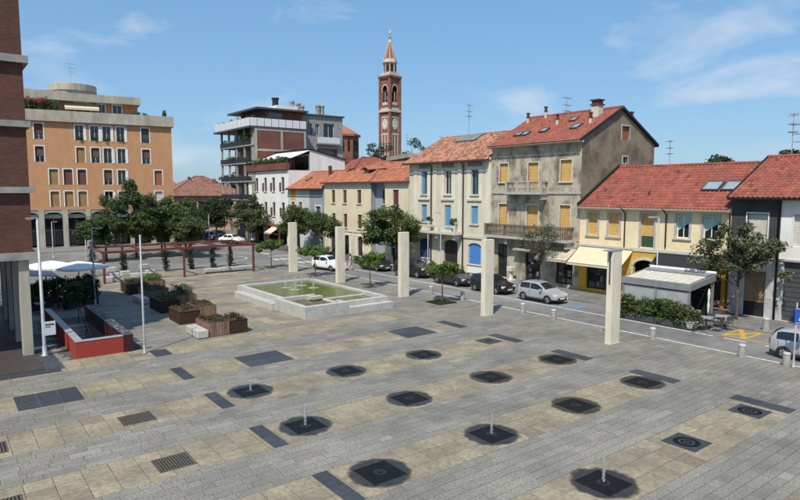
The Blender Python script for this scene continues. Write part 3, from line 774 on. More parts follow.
# arch surround, shop fronts
def shopfront(root, s0, s1, z0, z1, n=3, nm='shop_window', mat=None):
    f = B(); f.box(s0, s1, .16, .24, z0, z0 + .1).box(s0, s1, .16, .24, z1 - .1, z1)
    for i in range(n + 1):
        x = s0 + (s1 - s0 - .08) * i / n; f.box(x, x + .08, .165, .235, z0 + .1, z1 - .1)
    o = f.build(nm, mat or M_black, root)
    for i in range(n):
        a = s0 + (s1 - s0 - .08) * i / n + .08; c = s0 + (s1 - s0 - .08) * (i + 1) / n
        B().poly([(a, .2, z0 + .1), (c, .2, z0 + .1), (c, .2, z1 - .1), (a, .2, z1 - .1)]).build('pane', M_glass, o)
    # goods on display behind the glass edge: printed sheets stuck to the panes
    r = random.Random(int(s0 * 100)); g = B()
    for i in range(5):
        x = r.uniform(s0 + .1, s1 - .5); z = r.uniform(z0 + .15, z1 - .7); g.box(x, x + r.uniform(.15, .35), .185, .19, z, z + r.uniform(.2, .45))
    g.build('poster', M_poster, o); return o
M_poster = mk('faded_print', (0.35, 0.34, 0.33), (0.08, 0.09, 0.1), scale=6, rough=0.5)
shopfront(h, *D[0][:4], 4)
b = B(); ap = arcpts(4.78, 7.12, 3.32, .68, 14); ip = arcpts(5.0, 6.9, 3.1, .55, 14)
for (p, q), (p2, q2), (i1, j1), (i2, j2) in zip(ap, ap[1:], ip, ip[1:]):
    b.add([(p, -.05, q), (p2, -.05, q2), (i2, -.05, j2), (i1, -.05, j1), (p, .01, q), (p2, .01, q2), (i2, .01, j2), (i1, .01, j1)], [(0, 1, 2, 3), (0, 4, 5, 1), (3, 2, 6, 7)])
b.box(4.78, 5.0, -.05, .01, .1, 2.64).box(6.9, 7.12, -.05, .01, .1, 2.55); b.build('arch_surround', M_stonew, h)
shopfront(h, *D[2][:4], 4)
B().box(11.1, 11.6, .1, .16, .1, 2.5).build('side_door', M_darkdoor, h)
awning(h, .1, 4.95, 3.78, 2.55, 1.75, M_awning)
awning(h, 6.95, 11.3, 3.75, 2.95, 1.15, M_awnblk)
rf = gable_roof(h, Wd, 10.5, 7.25, 5.25, 10.3, M_tile_new, of=.42, seed=11, fascia=M_stonew, tilekw=dict(var=.09, dark=.025, tw=.3, tl=.4, hgt=.07))
gutter(h, Wd, .42, 6.98, mat=M_stonew)
sl = Vector((0, 5.25, 3.05)).normalized(); nn = Vector((0, -3.05, 5.25)).normalized()
for s0 in (9.05, 10.45):
    o, g = skylight(rf, Vector((s0, 1.7, 7.25 + 1.7 * 3.05 / 5.25)) + nn * .06, (1, 0, 0), sl, nn, 1.25, 1.25); g.build('pane', M_skylight, o)
B().prism([(-.02, -.45, 7.12), (.16, -.45, 7.12), (.16, 5.25, 10.42), (-.02, 5.25, 10.42)], (0, 0, .2)).build('flashing', M_black, rf)
o = B().tube([(5.35, 1.2, 7.9), (5.35, 1.2, 8.25), (5.35, 1.35, 8.33)], .07, 8).build('vent_pipe', M_gutter, rf)

# ------------------------------------------------------------------ corner house (dark brick and marble)
h = street_house('corner_house', 'house with dark brick upper wall, grey veined marble base and taller red tiled roof', 'house', 18.93)
Wd = 16.0
b = B(); wall(b, 0, 3.0, 3.95, 8.1, [(1.0, 2.25, 4.85, 6.85)]); shell(b, Wd, 11, 8.1, 5.5, 10.7); b.build('wall', M_darkbrick, h)
b = B(); wall(b, 3.0, Wd, 3.95, 8.1, [(3.75, 5.0, 4.85, 6.85), (7, 8.2, 4.85, 6.85)]); b.build('upper_wall', M_white, h)
D = [(.98, 2.3, .1, 3.1), (3.3, 6.0, .1, 3.85), (8, 12, .1, 3.2)]
b = B(); wall(b, 0, Wd, 0, 3.95, D); b.build('ground_floor_wall', M_whitegrey, h)
for a, c in ((.04, .93), (2.35, 2.9), (2.98, 3.25)):
    for z in (.12, 1.36, 2.6): B().box(a, c, -.03, .02, z, z + 1.22).build('marble_panel', M_marble, h)
B().box(0, Wd, -.09, .02, 3.9, 4.02).build('string_course', M_guttergrey, h)
B().box(-.0, Wd, -.12, .02, .0, .12).build('plinth', M_stone, h)
window(h, 1.0, 2.25, 4.85, 6.85, style='blind', blind=M_stonew, surround=M_whiteframe, sw=.08); window(h, 3.75, 5.0, 4.85, 6.85, style='blind', blind=M_stonew, surround=M_whiteframe, sw=.08); window(h, 7, 8.2, 4.85, 6.85, style='blind', blind=M_stonew)
o = B().box(.98, 2.3, .14, .2, 1.05, 3.1).build('door', M_door, h)
for x in (1.04, 1.68): B().box(x, x + .56, .1, .138, 1.25, 2.9).build('door_leaf', M_door, o)
B().box(.98, 2.3, .12, .19, .1, 1.04).build('door_base', M_black, h)
ridged(B(), 3.3, 6.0, .1, 3.85, .2, pitch=.3, dep=.03).build('garage_shutter', M_darksteel, h); ridged(B(), 8, 12, .1, 3.2, .2, pitch=.3, dep=.03).build('garage_shutter', M_darksteel, h)
pipe(h, [(2.94, -.5, 7.9), (2.94, -.1, 7.6), (2.94, -.1, .1)], M_black, .07)
rf = gable_roof(h, Wd, 11, 8.1, 5.5, 10.7, M_tile_new, of=.5, ol=.12, seed=23, fascia=M_black, tilekw=dict(var=.09, dark=.025, tw=.3, tl=.4, hgt=.07)); gutter(h, Wd, .5, 7.8, mat=M_black)
B().prism([(-.18, -.5, 7.78), (-.1, -.5, 7.78), (-.1, 5.5, 10.66), (-.18, 5.5, 10.66)], (0, 0, .2)).build('verge_board', M_black, rf)

# ------------------------------------------------------------------ grey house with bare gable
h = street_house('grey_house', 'tall shabby grey house with bare side gable, ochre blinds and stone balconies', 'house', 41.1)
Wd = 10.1
T3 = [(1.02, 2.06, 9.15, 10.85), (4.47, 5.62, 8.35, 10.8), (8.02, 9.15, 9.12, 10.9)]
T2 = [(1.0, 2.12, 4.45, 7.1), (4.4, 5.68, 4.45, 7.0), (8.04, 9.12, 4.45, 7.1)]
D = [(.9, 2.1, .2, 3.35), (4.3, 6.05, .2, 2.75), (7.75, 9.5, .35, 2.4)]
b = B(); wall(b, 0, Wd, 4.1, 12.7, T3 + T2); b.poly([(0, 0, 0), (0, 10.9, 0), (0, 10.9, 12.7), (0, 5.4, 15.5), (0, 0, 12.7)]); b.poly([(0, 10.9, 0), (Wd, 10.9, 0), (Wd, 10.9, 12.7), (0, 10.9, 12.7)])
b.build('wall', M_greyrender, h)
b = B(); wall(b, 0, Wd, 0, 4.1, D); b.build('ground_floor_wall', M_greyrender, h)
TS = lambda s, d, z: (Wd - d, s, z)
b = B(); wall(b, 0, 10.9, 0, 12.7, [(5.85, 6.6, 10.65, 11.3)], TS)
# gable triangle with its window opening
g0, g1, gz0, gz1 = 5.6, 6.75, 12.75, 13.95
wall(b, g0 - .001, g1 + .001, 12.7, 14.3, [(g0, g1, gz0, gz1)], TS)
zr = lambda y: 12.7 + 2.8 * (y / 5.4 if y < 5.4 else (10.9 - y) / 5.5)
b.poly([TS(0, 0, 12.7), TS(g0, 0, 12.7), TS(g0, 0, 14.3), TS(g0, 0, zr(g0)), TS(5.4, 0, 15.5)])
b.poly([TS(g0, 0, 14.3), TS(g1, 0, 14.3), TS(g1, 0, zr(g1)), TS(g0, 0, zr(g0))]); b.poly([TS(g1, 0, 12.7), TS(10.9, 0, 12.7), TS(g1, 0, zr(g1)), TS(g1, 0, 14.3)])
b.build('gable_wall', M_greygable, h)
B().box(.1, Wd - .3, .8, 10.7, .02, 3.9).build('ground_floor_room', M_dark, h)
for i, t in enumerate(T3): window(h, *t, style='blind', surround=M_stonew if i != 1 else M_stonew, sw=.1, sill=None if i == 1 else M_stonew)
for t in T2: window(h, *t, style='blind', surround=M_stonew, sw=.16 if t is T2[1] else .1, drop=.93)
window(h, g0, g1, gz0, gz1, T=TS, style='blind', blind=M_blind5, surround=M_stone, sw=.12); window(h, 5.85, 6.6, 10.65, 11.3, T=TS, surround=M_stone, sw=.12)
# blind arch niches round the outer top windows
for s0, s1 in ((.55, 2.55), (7.55, 9.65)):
    b = B(); ap = arcpts(s0, s1, 12.15, .95, 14); ip = arcpts(s0 + .12, s1 - .12, 12.03, .88, 14)
    for (p, q), (p2, q2), (i1, j1), (i2, j2) in zip(ap, ap[1:], ip, ip[1:]):
        b.add([(p, -.045, q), (p2, -.045, q2), (i2, -.045, j2), (i1, -.045, j1), (p, .01, q), (p2, .01, q2), (i2, .01, j2), (i1, .01, j1)], [(0, 1, 2, 3), (0, 4, 5, 1), (3, 2, 6, 7)])
    b.box(s0, s0 + .12, -.045, .01, 8.28, 11.2).box(s1 - .12, s1, -.045, .01, 8.28, 11.2); b.build('blind_arch', M_greyrender, h)
B().box(-.0, Wd + .04, -.09, .02, 8.05, 8.24).build('string_course', M_stone, h)
B().box(0, .3, -.05, .01, 4.12, 8.04).box(9.8, Wd, -.05, .01, 4.12, 8.04).build('corner_pilaster', M_greyrender, h)

# balconies
o = B().box(2.5, 6.75, -.95, 0, 8.0, 8.2).build('balcony', M_stone, h)
[B().box(x, x + .25, -.7, 0, 7.55, 8.0).build('bracket', M_stone, o) for x in (2.6, 6.4)]; balustrade(h, 2.55, 6.7, -.85, 0, 8.2, 9.18, M_beigeconc, post=1.4)
o = B().box(.05, 9.6, -1.05, 0, 3.98, 4.22).build('balcony', M_stone, h)
for x in (.3, 2.5, 4.9, 7.2, 9.2): B().box(x, x + .25, -.8, 0, 3.45, 3.98).build('bracket', M_stone, o)
M_browniron = mk('brown_painted_balustrade', (0.2, 0.15, 0.115), (0.13, 0.1, 0.08), scale=4, rough=0.8)
balustrade(h, .1, 9.55, -.95, 0, 4.22, 5.28, M_browniron, post=2.2)
# ground floor
o = B().box(.9, 2.1, .16, .22, .2, 3.35).build('door', M_black, h); B().box(1.46, 1.52, .13, .16, .25, 3.3).box(.95, 1.4, .14, .16, 1.2, 3.2).box(1.58, 2.05, .14, .16, 1.2, 3.2).build('door_glass', M_glass, o)
shopfront(h, *D[1], 2, 'shop_door'); shopfront(h, *D[2], 2)
awning(h, 6.6, 9.95, 3.55, 2.6, 1.5, M_awning2); awning(h, 3.4, 5.4, 3.35, 3.05, .7, M_awning2, scallop=.1)
rf = gable_roof(h, Wd, 10.9, 12.7, 5.4, 15.5, M_tile_mid, of=.5, ol=.15, orr=.18, seed=31, fascia=M_black, tilekw=dict(var=.1, dark=.02)); gutter(h, Wd, .5, 12.36, .15, .18, M_guttergrey)
B().prism([(Wd + .17, -.5, 12.36), (Wd + .23, -.5, 12.36), (Wd + .23, 5.4, 15.42), (Wd + .17, 5.4, 15.42)], (0, 0, .2)).prism([(Wd + .17, 5.4, 15.42), (Wd + .23, 5.4, 15.42), (Wd + .23, 11.3, 12.4), (Wd + .17, 11.3, 12.4)], (0, 0, .2)).build('verge_board', M_black, rf)
B().box(-.15, Wd + .18, -.42, 0, 12.28, 12.44).build('eave_cornice', M_stonew, rf)
k = 2.8 / 5.4; sl = Vector((0, 1, k)).normalized(); nn = Vector((0, -k, 1)).normalized()
for s0, y0, ww, hh in ((1.6, 1.15, .75, .8), (2.45, 1.15, .75, .8), (4.3, 1.5, .75, .85), (6.2, 3.3, .7, .8), (7.6, 1.6, .8, 1.0)):
    o, g = skylight(rf, Vector((s0, y0, 12.7 + y0 * k)) + nn * .06, (1, 0, 0), sl, nn, ww, hh); g.build('pane', M_skylight, o)
def chimney(roof, s, y, z0, z1, w=.5, mat=None, cap=True):
    o = B().bbox(s - w / 2, s + w / 2, y - w / 2, y + w / 2, z0, z1, .02).build('chimney', mat or M_stonew, roof)
    if cap:
        B().box(s - w * .62, s + w * .62, y - w * .62, y + w * .62, z1, z1 + .1).box(s - w * .45, s + w * .45, y - w * .45, y + w * .45, z1 + .1, z1 + .4).box(s - w * .62, s + w * .62, y - w * .62, y + w * .62, z1 + .4, z1 + .5).build('chimney_cap', M_brownwood, o)
chimney(rf, 8.5, 4.2, 14.4, 15.75, .75)
for s, y, z1 in ((5.1, 3.1, 14.75), (2.2, 5.0, 15.9), (.6, 4.3, 15.4), (9.0, 2.6, 14.5)): chimney(rf, s, y, z1 - .8, z1, .22)
chimney(rf, 9.4, 7.9, 13.8, 14.9, .4)

# ------------------------------------------------------------------ pale house with blue shutters
h = street_house('blue_shutter_house', 'pale three storey house with blue shutters and a painted frieze under the eaves', 'house', 53.8)
Wd = 12.68
cs = [(2.15, 3.05), (5.95, 6.93), (9.9, 10.88)]
T3 = [(a, c, 7.95, 10.38) for a, c in cs]
T2 = [(2.15, 3.05, 4.98, 6.83), (5.95, 6.93, 4.3, 6.85), (9.9, 10.88, 5.05, 6.83)]
D = [(1.85, 3.6, 1.05, 3.2, .35), (5.9, 8.05, .12, 3.25, .4), (9.65, 11.4, 1.05, 3.15, .35)]
b = B(); wall(b, 0, Wd, 3.7, 11.6, T3 + T2); shell(b, Wd, 11, 11.6, 5.3, 14.4, side_r=False); b.build('wall', M_pale, h)
b = B(); wall(b, 0, Wd, 0, 3.7, D); b.build('ground_floor_wall', M_pale, h)
for i, t in enumerate(T3):
    w = window(h, *t, frame=M_blue if i != 1 else M_whiteframe, pane=M_glass, sill=M_stonew, sw=.12, rail=False)
    if i == 0: ridged(B(), t[0] + .03, t[0] + .45, t[2] + .05, t[3] - .05, .1, pitch=.07, dep=.025).build('shutter', M_blue, w)
    B().box(t[0] - .5, t[1] + .5, -.14, .02, t[2] - .62, t[2] - .45).build('cornice', M_stonew, w)
window(h, *T2[0], style='shutters', blind=M_blue, sill=M_stonew, sw=.12); window(h, *T2[1], style='shutters', blind=M_blue, sw=.12)
w = window(h, *T2[2], style='shutters', blind=M_blue, sill=M_stonew, sw=.12)
for a, c in ((.95, 1.45), (4.15, 4.7), (8.0, 8.5), (11.9, 12.5)): B().box(a, c, -.07, .01, 4.15, 11.25).build('pilaster', M_pale2, h)
for a, c in ((1.75, 3.5), (5.5, 7.4), (9.4, 11.4)): B().box(a, c, -.04, .01, 10.72, 11.2).build('frieze_panel', M_frieze, h)
for a, c in ((1.6, 1.98), (3.22, 3.6), (5.4, 5.78), (7.1, 7.5), (9.35, 9.72), (11.06, 11.4)): B().box(a, c, -.025, .01, 7.5, 10.6).build('wall_panel', M_pale2, h)
B().box(-.05, Wd, -.2, .02, 11.28, 11.5).build('eave_cornice', M_stonew, h); B().box(0, Wd, -.12, .02, 3.62, 3.86).build('string_course', M_stonew, h)
for s in (3.9, 8.85): pipe(h, [(s, -.55, 11.35), (s, -.12, 10.9), (s, -.12, .1)], M_darksteel, .07)
# balcony with block posts
o = B().box(1.85, 8.85, -1.15, 0, 3.88, 4.1).build('balcony', M_stonew, h)
B().box(1.85, 8.85, -1.12, -.98, 4.62, 4.78).build('rail', M_stonew, o)
for s in (1.87, 4.5, 6.2, 8.5): B().box(s, s + .32, -1.13, -.97, 4.1, 4.62).build('post', M_stonew, o)
for s in (2.2, 5.5, 8.2): B().box(s, s + .35, -.9, 0, 3.4, 3.88).build('bracket', M_stonew, o)
# ground floor openings
for i, m in ((0, M_blued), (2, M_blue2)):
    t = D[i]; w = window(h, t[0], t[1], t[2], t[3], style='shutters', blind=m, frame=m, sill=M_stonew, sw=.1, dp=.16)
    b = B(); ap = arcpts(t[0] - .16, t[1] + .16, t[3] + .16, .4, 10); ip = arcpts(t[0], t[1], t[3], .35, 10)
    for (p, q), (p2, q2), (i1, j1), (i2, j2) in zip(ap, ap[1:], ip, ip[1:]): b.add([(p, -.05, q), (p2, -.05, q2), (i2, -.05, j2), (i1, -.05, j1), (p, .01, q), (p2, .01, q2), (i2, .01, j2), (i1, .01, j1)], [(0, 1, 2, 3), (0, 4, 5, 1), (3, 2, 6, 7)])
    b.box(t[0] - .16, t[0], -.05, .01, t[2] - .1, t[3] - .25).box(t[1], t[1] + .16, -.05, .01, t[2] - .1, t[3] - .25); b.build('surround', M_stonew, w)
    B().box(t[0] - .1, t[1] + .1, -.04, .01, .15, t[2] - .2).build('apron_panel', M_white, w)
o = B().box(D[1][0], D[1][1], .17, .23, .12, 3.25).build('door', M_darkdoor, h)
for a in (D[1][0] + .06, D[1][0] + 1.12): B().box(a, a + .96, .13, .168, .3, 2.7).build('door_leaf', M_darkdoor, o)
B().box(D[1][0] - .3, D[1][0], -.06, .01, .1, 3.3).box(D[1][1], D[1][1] + .3, -.06, .01, .1, 3.3).build('door_pilaster', M_stonew, h)
rf = gable_roof(h, Wd, 11, 11.6, 5.3, 14.4, M_tile_old, of=.55, ol=.6, orr=-.16, seed=41, fascia=M_brownwood, tilekw=dict(var=.2, dark=.12)); gutter(h, Wd, .55, 11.2, .6, -.16)
k = 2.8 / 5.3; sl = Vector((0, 1, k)).normalized(); nn = Vector((0, -k, 1)).normalized()
for i in range(3):
    P = Vector((3.2 + i * 1.1, 3.75, 11.6 + 3.75 * k)) + nn * .12
    B().prism([P, P + Vector((1.05, 0, 0)), P + Vector((1.05, 0, 0)) + sl * 1.6, P + sl * 1.6], nn * .06).build('solar_panel', M_solar, rf)

# ------------------------------------------------------------------ cream house
h = street_house('cream_house', 'cream three storey house with hipped orange roof, dormer and grey recess', 'house', 72.5)
Wd = 18.6; ez = 9.4
O = [(1.9, 2.75, 6.75, 8.45), (4.75, 5.6, 6.75, 8.45), (8.1, 9.0, 6.75, 8.45), (4.85, 5.7, 3.6, 5.35), (8.15, 9.1, 3.6, 5.35), (2.0, 2.8, 3.6, 5.35), (5.0, 6.2, .1, 2.6, .5), (8.1, 9.3, .1, 2.6, .5), (1.6, 3.2, .1, 2.6)]
b = B(); wall(b, 0, 11.15, 0, ez, O); shell(b, Wd, 10, ez); b.build('wall', M_cream, h)
TR = lambda s, d, z: (s, d + .7, z)
Orc = [(12.6, 13.5, 6.75, 8.45), (12.5, 13.4, 3.6, 5.3)]
b = B(); wall(b, 11.15, 14.05, 0, ez, Orc, TR); b.poly([(11.15, 0, 0), (11.15, .7, 0), (11.15, .7, ez), (11.15, 0, ez)]); b.poly([(14.05, 0, 0), (14.05, .7, 0), (14.05, .7, ez), (14.05, 0, ez)]); b.build('recess_wall', M_bluegrey, h)
Or = [(15.6, 16.7, 6.7, 8.45), (15.6, 16.7, 3.5, 5.3), (15.4, 17, .1, 2.7)]
b = B(); wall(b, 14.05, Wd, 0, ez, Or); b.build('wing_wall', M_cream, h)
for t in O[:6]: window(h, *t[:4], style='shutters', blind=M_brownwood, sill=M_stonew, sw=.06)
for t in Orc: window(h, *t[:4], T=TR, style='shutters', blind=M_brownwood, sill=M_stonew, sw=.06)
for t in Or[:2]: window(h, *t[:4], style='shutters', blind=M_brownwood, sill=M_stonew, sw=.06)
for t in O[6:8] + [Or[2], O[8]]:
    w = window(h, *t[:4], frame=M_darkdoor, nm='door', dp=.2); b = B(); b.box(t[0] - .22, t[0], -.06, .01, .1, 2.5).box(t[1], t[1] + .22, -.06, .01, .1, 2.5).box(t[0] - .22, t[1] + .22, -.06, .01, 2.62, 2.85); b.build('surround', M_white, w)
B().box(0, 11.15, -.1, .02, 9.0, 9.38).box(14.05, Wd, -.1, .02, 9.0, 9.38).build('eave_cornice', M_stonew, h); B().box(0, 11.15, -.07, .02, 3.05, 3.2).build('string_course', M_stonew, h)
# hip roofs: the main block and a lower wing
def hip(E, R0, R1, seed, par, nm):
    E = [Vector(e) for e in E]; R0, R1 = Vector(R0), Vector(R1); u = Vector((0, 0, .01))
    b = B(); b.poly([E[0], E[1], R1, R0]); b.poly([E[1], E[2], R1]); b.poly([E[2], E[3], R0, R1]); b.poly([E[3], E[0], R0]); b.prism(E, (0, 0, -.12)); rf = b.build(nm, M_brownwood, par)
    for k, (p, q, r0, r1) in enumerate(((E[0], E[1], R0, R1), (E[1], E[2], R1, R1), (E[3], E[0], R0, R0))): tiles(rf, M_tile_or, p + u, q + u, r0 + u, r1 + u, tw=.3, tl=.4, seed=seed + k, var=.13)
    for p, q in ((R0, R1), (E[0], R0), (E[1], R1)): ridge_caps(rf, M_tile_or, p + u * 5, q + u * 5)
    return rf
rf = hip([(-.45, -.45, ez), (11.45, -.45, ez), (11.45, 10.4, ez), (-.45, 10.4, ez)], (4.9, 5, 11.95), (6.6, 5, 11.95), 51, h, 'roof')
hip([(11.2, -.42, ez - .02), (Wd + .08, -.42, ez - .02), (Wd + .08, 10.3, ez - .02), (11.2, 10.3, ez - .02)], (8.2, 5, 11.1), (15.6, 5, 11.1), 56, h, 'wing_roof')
# dormer
dm = B().box(6.9, 8.1, 1.9, 4.2, 10.1, 11.05).build('dormer', M_brownwood, rf); B().box(7.05, 7.95, 1.86, 1.9, 10.5, 10.98).build('pane', M_glassb, dm)
b = B().prism([(6.5, 1.5, 10.95), (7.5, 1.5, 11.35), (7.5, 4.4, 11.55), (6.5, 4.4, 11.2)], (0, 0, .1)).prism([(7.5, 1.5, 11.35), (8.5, 1.5, 10.95), (8.5, 4.4, 11.2), (7.5, 4.4, 11.55)], (0, 0, .1)); b.build('dormer_roof', M_tile_or, dm)

# ------------------------------------------------------------------ grey cottage
h = street_house('grey_cottage', 'narrow white and grey house with orange roof beside the white terrace building', 'house', 83.1)
Wd = 10.5; ez = 8.9
O = [(.9, 1.9, 4.9, 6.7), (3.2, 4.2, 4.9, 6.7), (8.2, 9.6, 4.0, 6.2), (1, 3, .1, 2.6), (5, 7, .1, 2.6)]
b = B(); wall(b, 0, 6.4, 0, ez, [q for q in O if q[1] < 6.4 or q[0] < 5.5 and q[1] < 6.4] ); shell(b, Wd, 9, ez, 4.0, 11.15); b.build('wall', M_whitegrey, h)
b = B(); wall(b, 6.4, Wd, 0, ez, [O[2]]); b.build('side_bay_wall', M_bluegrey, h)
for t in O[:2]: window(h, *t, style='shutters', blind=M_blind5, sill=M_stonew, sw=.06)
window(h, *O[2], surround=M_whiteframe, sw=.18); w = window(h, *O[3], frame=M_darkdoor, nm='door')
B().box(.7, 2.2, -.015, .01, 7.0, 8.5).build('ochre_patch', M_ochre, h)
rf = gable_roof(h, Wd, 9, ez, 4.0, 11.15, M_tile_or, of=.5, seed=61, tilekw=dict(tw=.3, tl=.4)); gutter(h, Wd, .5, 8.5)
chimney(rf, 7.2, 3.0, 10.2, 11.9, .4, M_brownwood, cap=False); o, g = skylight(rf, Vector((2.6, 1.5, 9.84)), (1, 0, 0), Vector((0, 4, 2.25)).normalized(), Vector((0, -2.25, 4)).normalized(), .8, .9); g.build('pane', M_skylight, o)

# ------------------------------------------------------------------ white building with planted terrace
h = street_house('terrace_building', 'white building with narrow windows and a planted roof terrace', 'building', 97.6)
Wd = 14.55
xs = [2.85, 6.1, 9.0, 12.2]
O = [(x, x + 1.0, z, z + 2.15) for z in (8.25, 4.4) for x in xs]; D = [(1, 5.5, .1, 2.9), (6.5, 13.8, .1, 2.9)]
b = B(); wall(b, 0, Wd, 0, 11.5, O + D)
b.poly([(Wd, 0, 0), (Wd, 10, 0), (Wd, 10, 13.2), (Wd, 3.7, 14.6), (Wd, 3.7, 11.5), (Wd, 0, 11.5)]); b.poly([(0, 0, 0), (0, 10, 0), (0, 10, 13.2), (0, 3.7, 14.6), (0, 3.7, 11.5), (0, 0, 11.5)]); b.poly([(0, 10, 0), (Wd, 10, 0), (Wd, 10, 13.2), (0, 10, 13.2)]); b.build('wall', M_white, h)
for t in O: window(h, *t, style='leaf', blind=M_brownwood, sill=M_stonew, sw=.02, frame=M_darksteel, mull=0)
B().box(0, Wd, 0, 3.7, 11.42, 11.5).build('terrace_floor', M_conc, h)
B().box(-.05, Wd + .05, -.35, .25, 11.5, 12.55).build('planter_band', M_brick2, h)
b = B(); wall(b, 0, Wd, 11.5, 14.0, [(4, 9.0, 11.6, 13.6), (9.4, 14.2, 11.6, 13.6)], lambda s, d, z: (s, d + 3.7, z)); b.build('set_back_wall', M_conc, h)
for a, c in ((4, 9), (9.4, 14.2)): window(h, a, c, 11.6, 13.6, T=lambda s, d, z: (s, d + 3.7, z), mull=2, frame=M_darksteel, nm='glass_door')
B().prism([(3.2, .6, 13.25), (Wd, .6, 13.25), (Wd, 3.9, 14.5), (3.2, 3.9, 14.5)], (0, 0, .08)).build('terrace_canopy', M_awnw, h)
B().prism([(-.1, 3.6, 14.6), (Wd + .15, 3.6, 14.6), (Wd + .15, 10.2, 13.1), (-.1, 10.2, 13.1)], (0, 0, .22)).build('roof', M_black, h)
for s in (4.5, 9, 14.2): B().tube([(s, .65, 11.5), (s, .65, 13.25)], .05, 6).build('canopy_post', M_darksteel, h)
B().box(0, Wd, -1.6, .2, 2.95, 3.15).build('porch_roof', M_redsteel, h)
for s in (6.5, 10.2, 13.9): B().box(s, s + .25, -1.5, -1.3, .07, 2.95).build('porch_post', M_redsteel, h)
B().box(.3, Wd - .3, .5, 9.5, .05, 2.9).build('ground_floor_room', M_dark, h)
awning(h, 12.0, 14.4, 2.9, 2.1, 1.3, M_awning, y0=-1.6)
# ------------------------------------------------------------------ foliage
def leaf_cloud(rs, centers, radii, per, size, jitter=0.55, squash=0.8, shade=0.3):
    """leaf quads in clumps; returns verts (n*4,3) and per-leaf colours"""
    V = []; C = []
    for c, r in zip(centers, radii):
        n = per
        d = rs.normal(size=(n, 3)); d /= np.linalg.norm(d, axis=1)[:, None]
        rad = r * (0.35 + 0.65 * rs.random(n) ** 0.6)
        p = np.asarray(c) + d * rad[:, None] * np.array([1, 1, squash])
        nrm = d * 0.6 + rs.normal(size=(n, 3)) * 0.6 + np.array([0, 0, 0.5]); nrm /= np.linalg.norm(nrm, axis=1)[:, None]
        t = np.cross(nrm, rs.normal(size=(n, 3))); t /= np.linalg.norm(t, axis=1)[:, None] + 1e-9
        bt = np.cross(nrm, t); s = size * rs.uniform(0.6, 1.25, n)[:, None]
        quad = np.stack([p - t * s * .5, p + bt * s * .32 + nrm * s * .06, p + t * s * .5, p - bt * s * .32 + nrm * s * .06], axis=1)
        V.append(quad.reshape(-1, 3))
        q = max(.55, rs.normal(1, shade)); k = q * rs.uniform(.75, 1.25, n)
        w = rs.normal(0, .08)
        C.append(np.stack([k * (1 + w), k, k * (1 - w)], axis=1))
    return np.concatenate(V), np.concatenate(C)
def crown_points(rs, blobs, n, shell=0.55):
    """clump centres grouped into limb-end lobes, so that the outline is uneven and gaps open between lobes"""
    pts = []; vol = np.array([b[3] * b[4] * b[5] for b in blobs]); vol = vol / vol.sum()
    for b, m in zip(blobs, np.maximum(2, np.round(vol * n)).astype(int)):
        k = max(5, int(m / 5.5)); ax = np.array(b[3:])
        d = rs.normal(size=(k, 3)); d /= np.linalg.norm(d, axis=1)[:, None]
        lob = np.array(b[:3]) + d * (shell + (1.0 - shell) * rs.random(k))[:, None] * rs.uniform(.7, 1.14, k)[:, None] * ax
        i = rs.randint(0, k, m); e = rs.normal(size=(m, 3)); e /= np.linalg.norm(e, axis=1)[:, None]
        pts.append(lob[i] + e * (rs.random(m) ** .5)[:, None] * ax * rs.uniform(.26, .4))
    return np.concatenate(pts)
def tree(name, label, loc, blobs, trunk_h, trunk_r, nclump=90, per=70, leaf=0.2, cr=0.55, mat=None, seed=0, group=None, limbs=7, lean=(0, 0), shell=.55, bark=None, cat='tree'):
    rs = np.random.RandomState(seed); t = thing(name, label, cat, loc, 0, group)
    cen = crown_points(rs, blobs, nclump, shell); rad = rs.uniform(.6, 1.2, len(cen)) * cr
    V, C = leaf_cloud(rs, cen, rad, per, leaf)
    obj('crown', np_mesh('crown', V, 4, C), mat or M_leaf_dark, t)
    top = Vector((lean[0], lean[1], trunk_h)); b = B()
    b.tube([(0, 0, -.1), (0.02, 0, .15), Vector((lean[0] * .4, lean[1] * .4, trunk_h * .5)), top], [trunk_r * 1.5, trunk_r * 1.1, trunk_r * .9, trunk_r * .75], 8)
    zc = np.mean([q[2] for q in blobs]); zt = max(q[2] + q[5] * .5 for q in blobs)
    b.tube([top, (lean[0] * 1.2, lean[1] * 1.2, (trunk_h + zt) / 2), (lean[0] * 1.2 + .1, lean[1] * 1.2, zt)], [trunk_r * .75, trunk_r * .5, trunk_r * .15], 6)
    idx = rs.choice(len(cen), min(limbs, len(cen)), replace=False)
    for i in idx:
        c = Vector(cen[i]); s = top.lerp(Vector((lean[0] * 1.2, lean[1] * 1.2, (trunk_h + zt) / 2)), rs.uniform(0, .9)); m = s.lerp(c, .5) + Vector((0, 0, -.15))
        b.tube([s, m, c], [trunk_r * .45, trunk_r * .28, trunk_r * .08], 5)
    b.build('trunk', bark or M_bark, t, smooth=True); return t
def shrub_mesh(name, seed, boxes, n, per, leaf, cr):
    rs = np.random.RandomState(seed); cen = []
    for x0, x1, y0, y1, z0, z1 in boxes:
        m = max(1, n // len(boxes)); cen.append(np.stack([rs.uniform(x0, x1, m), rs.uniform(y0, y1, m), rs.uniform(z0, z1, m)], axis=1))
    cen = np.concatenate(cen); V, C = leaf_cloud(rs, cen, rs.uniform(.6, 1.25, len(cen)) * cr, per, leaf); return np_mesh(name, V, 4, C)

# terrace greenery of the white building (a part of its planter band)
band = [o for o in bpy.data.objects if o.name.startswith('planter_band')][0]
obj('terrace_shrubs', shrub_mesh('terrace_shrubs', 5, [(.3, 14.2, -.25, .2, 12.6, 13.4)], 90, 60, .17, .42), M_leaf_mid, band)
obj('yellow_flowers', shrub_mesh('yellow_flowers', 6, [(3.6, 5.2, -.3, .1, 12.8, 13.4)], 8, 40, .15, .3), M_leaf_yel, band)

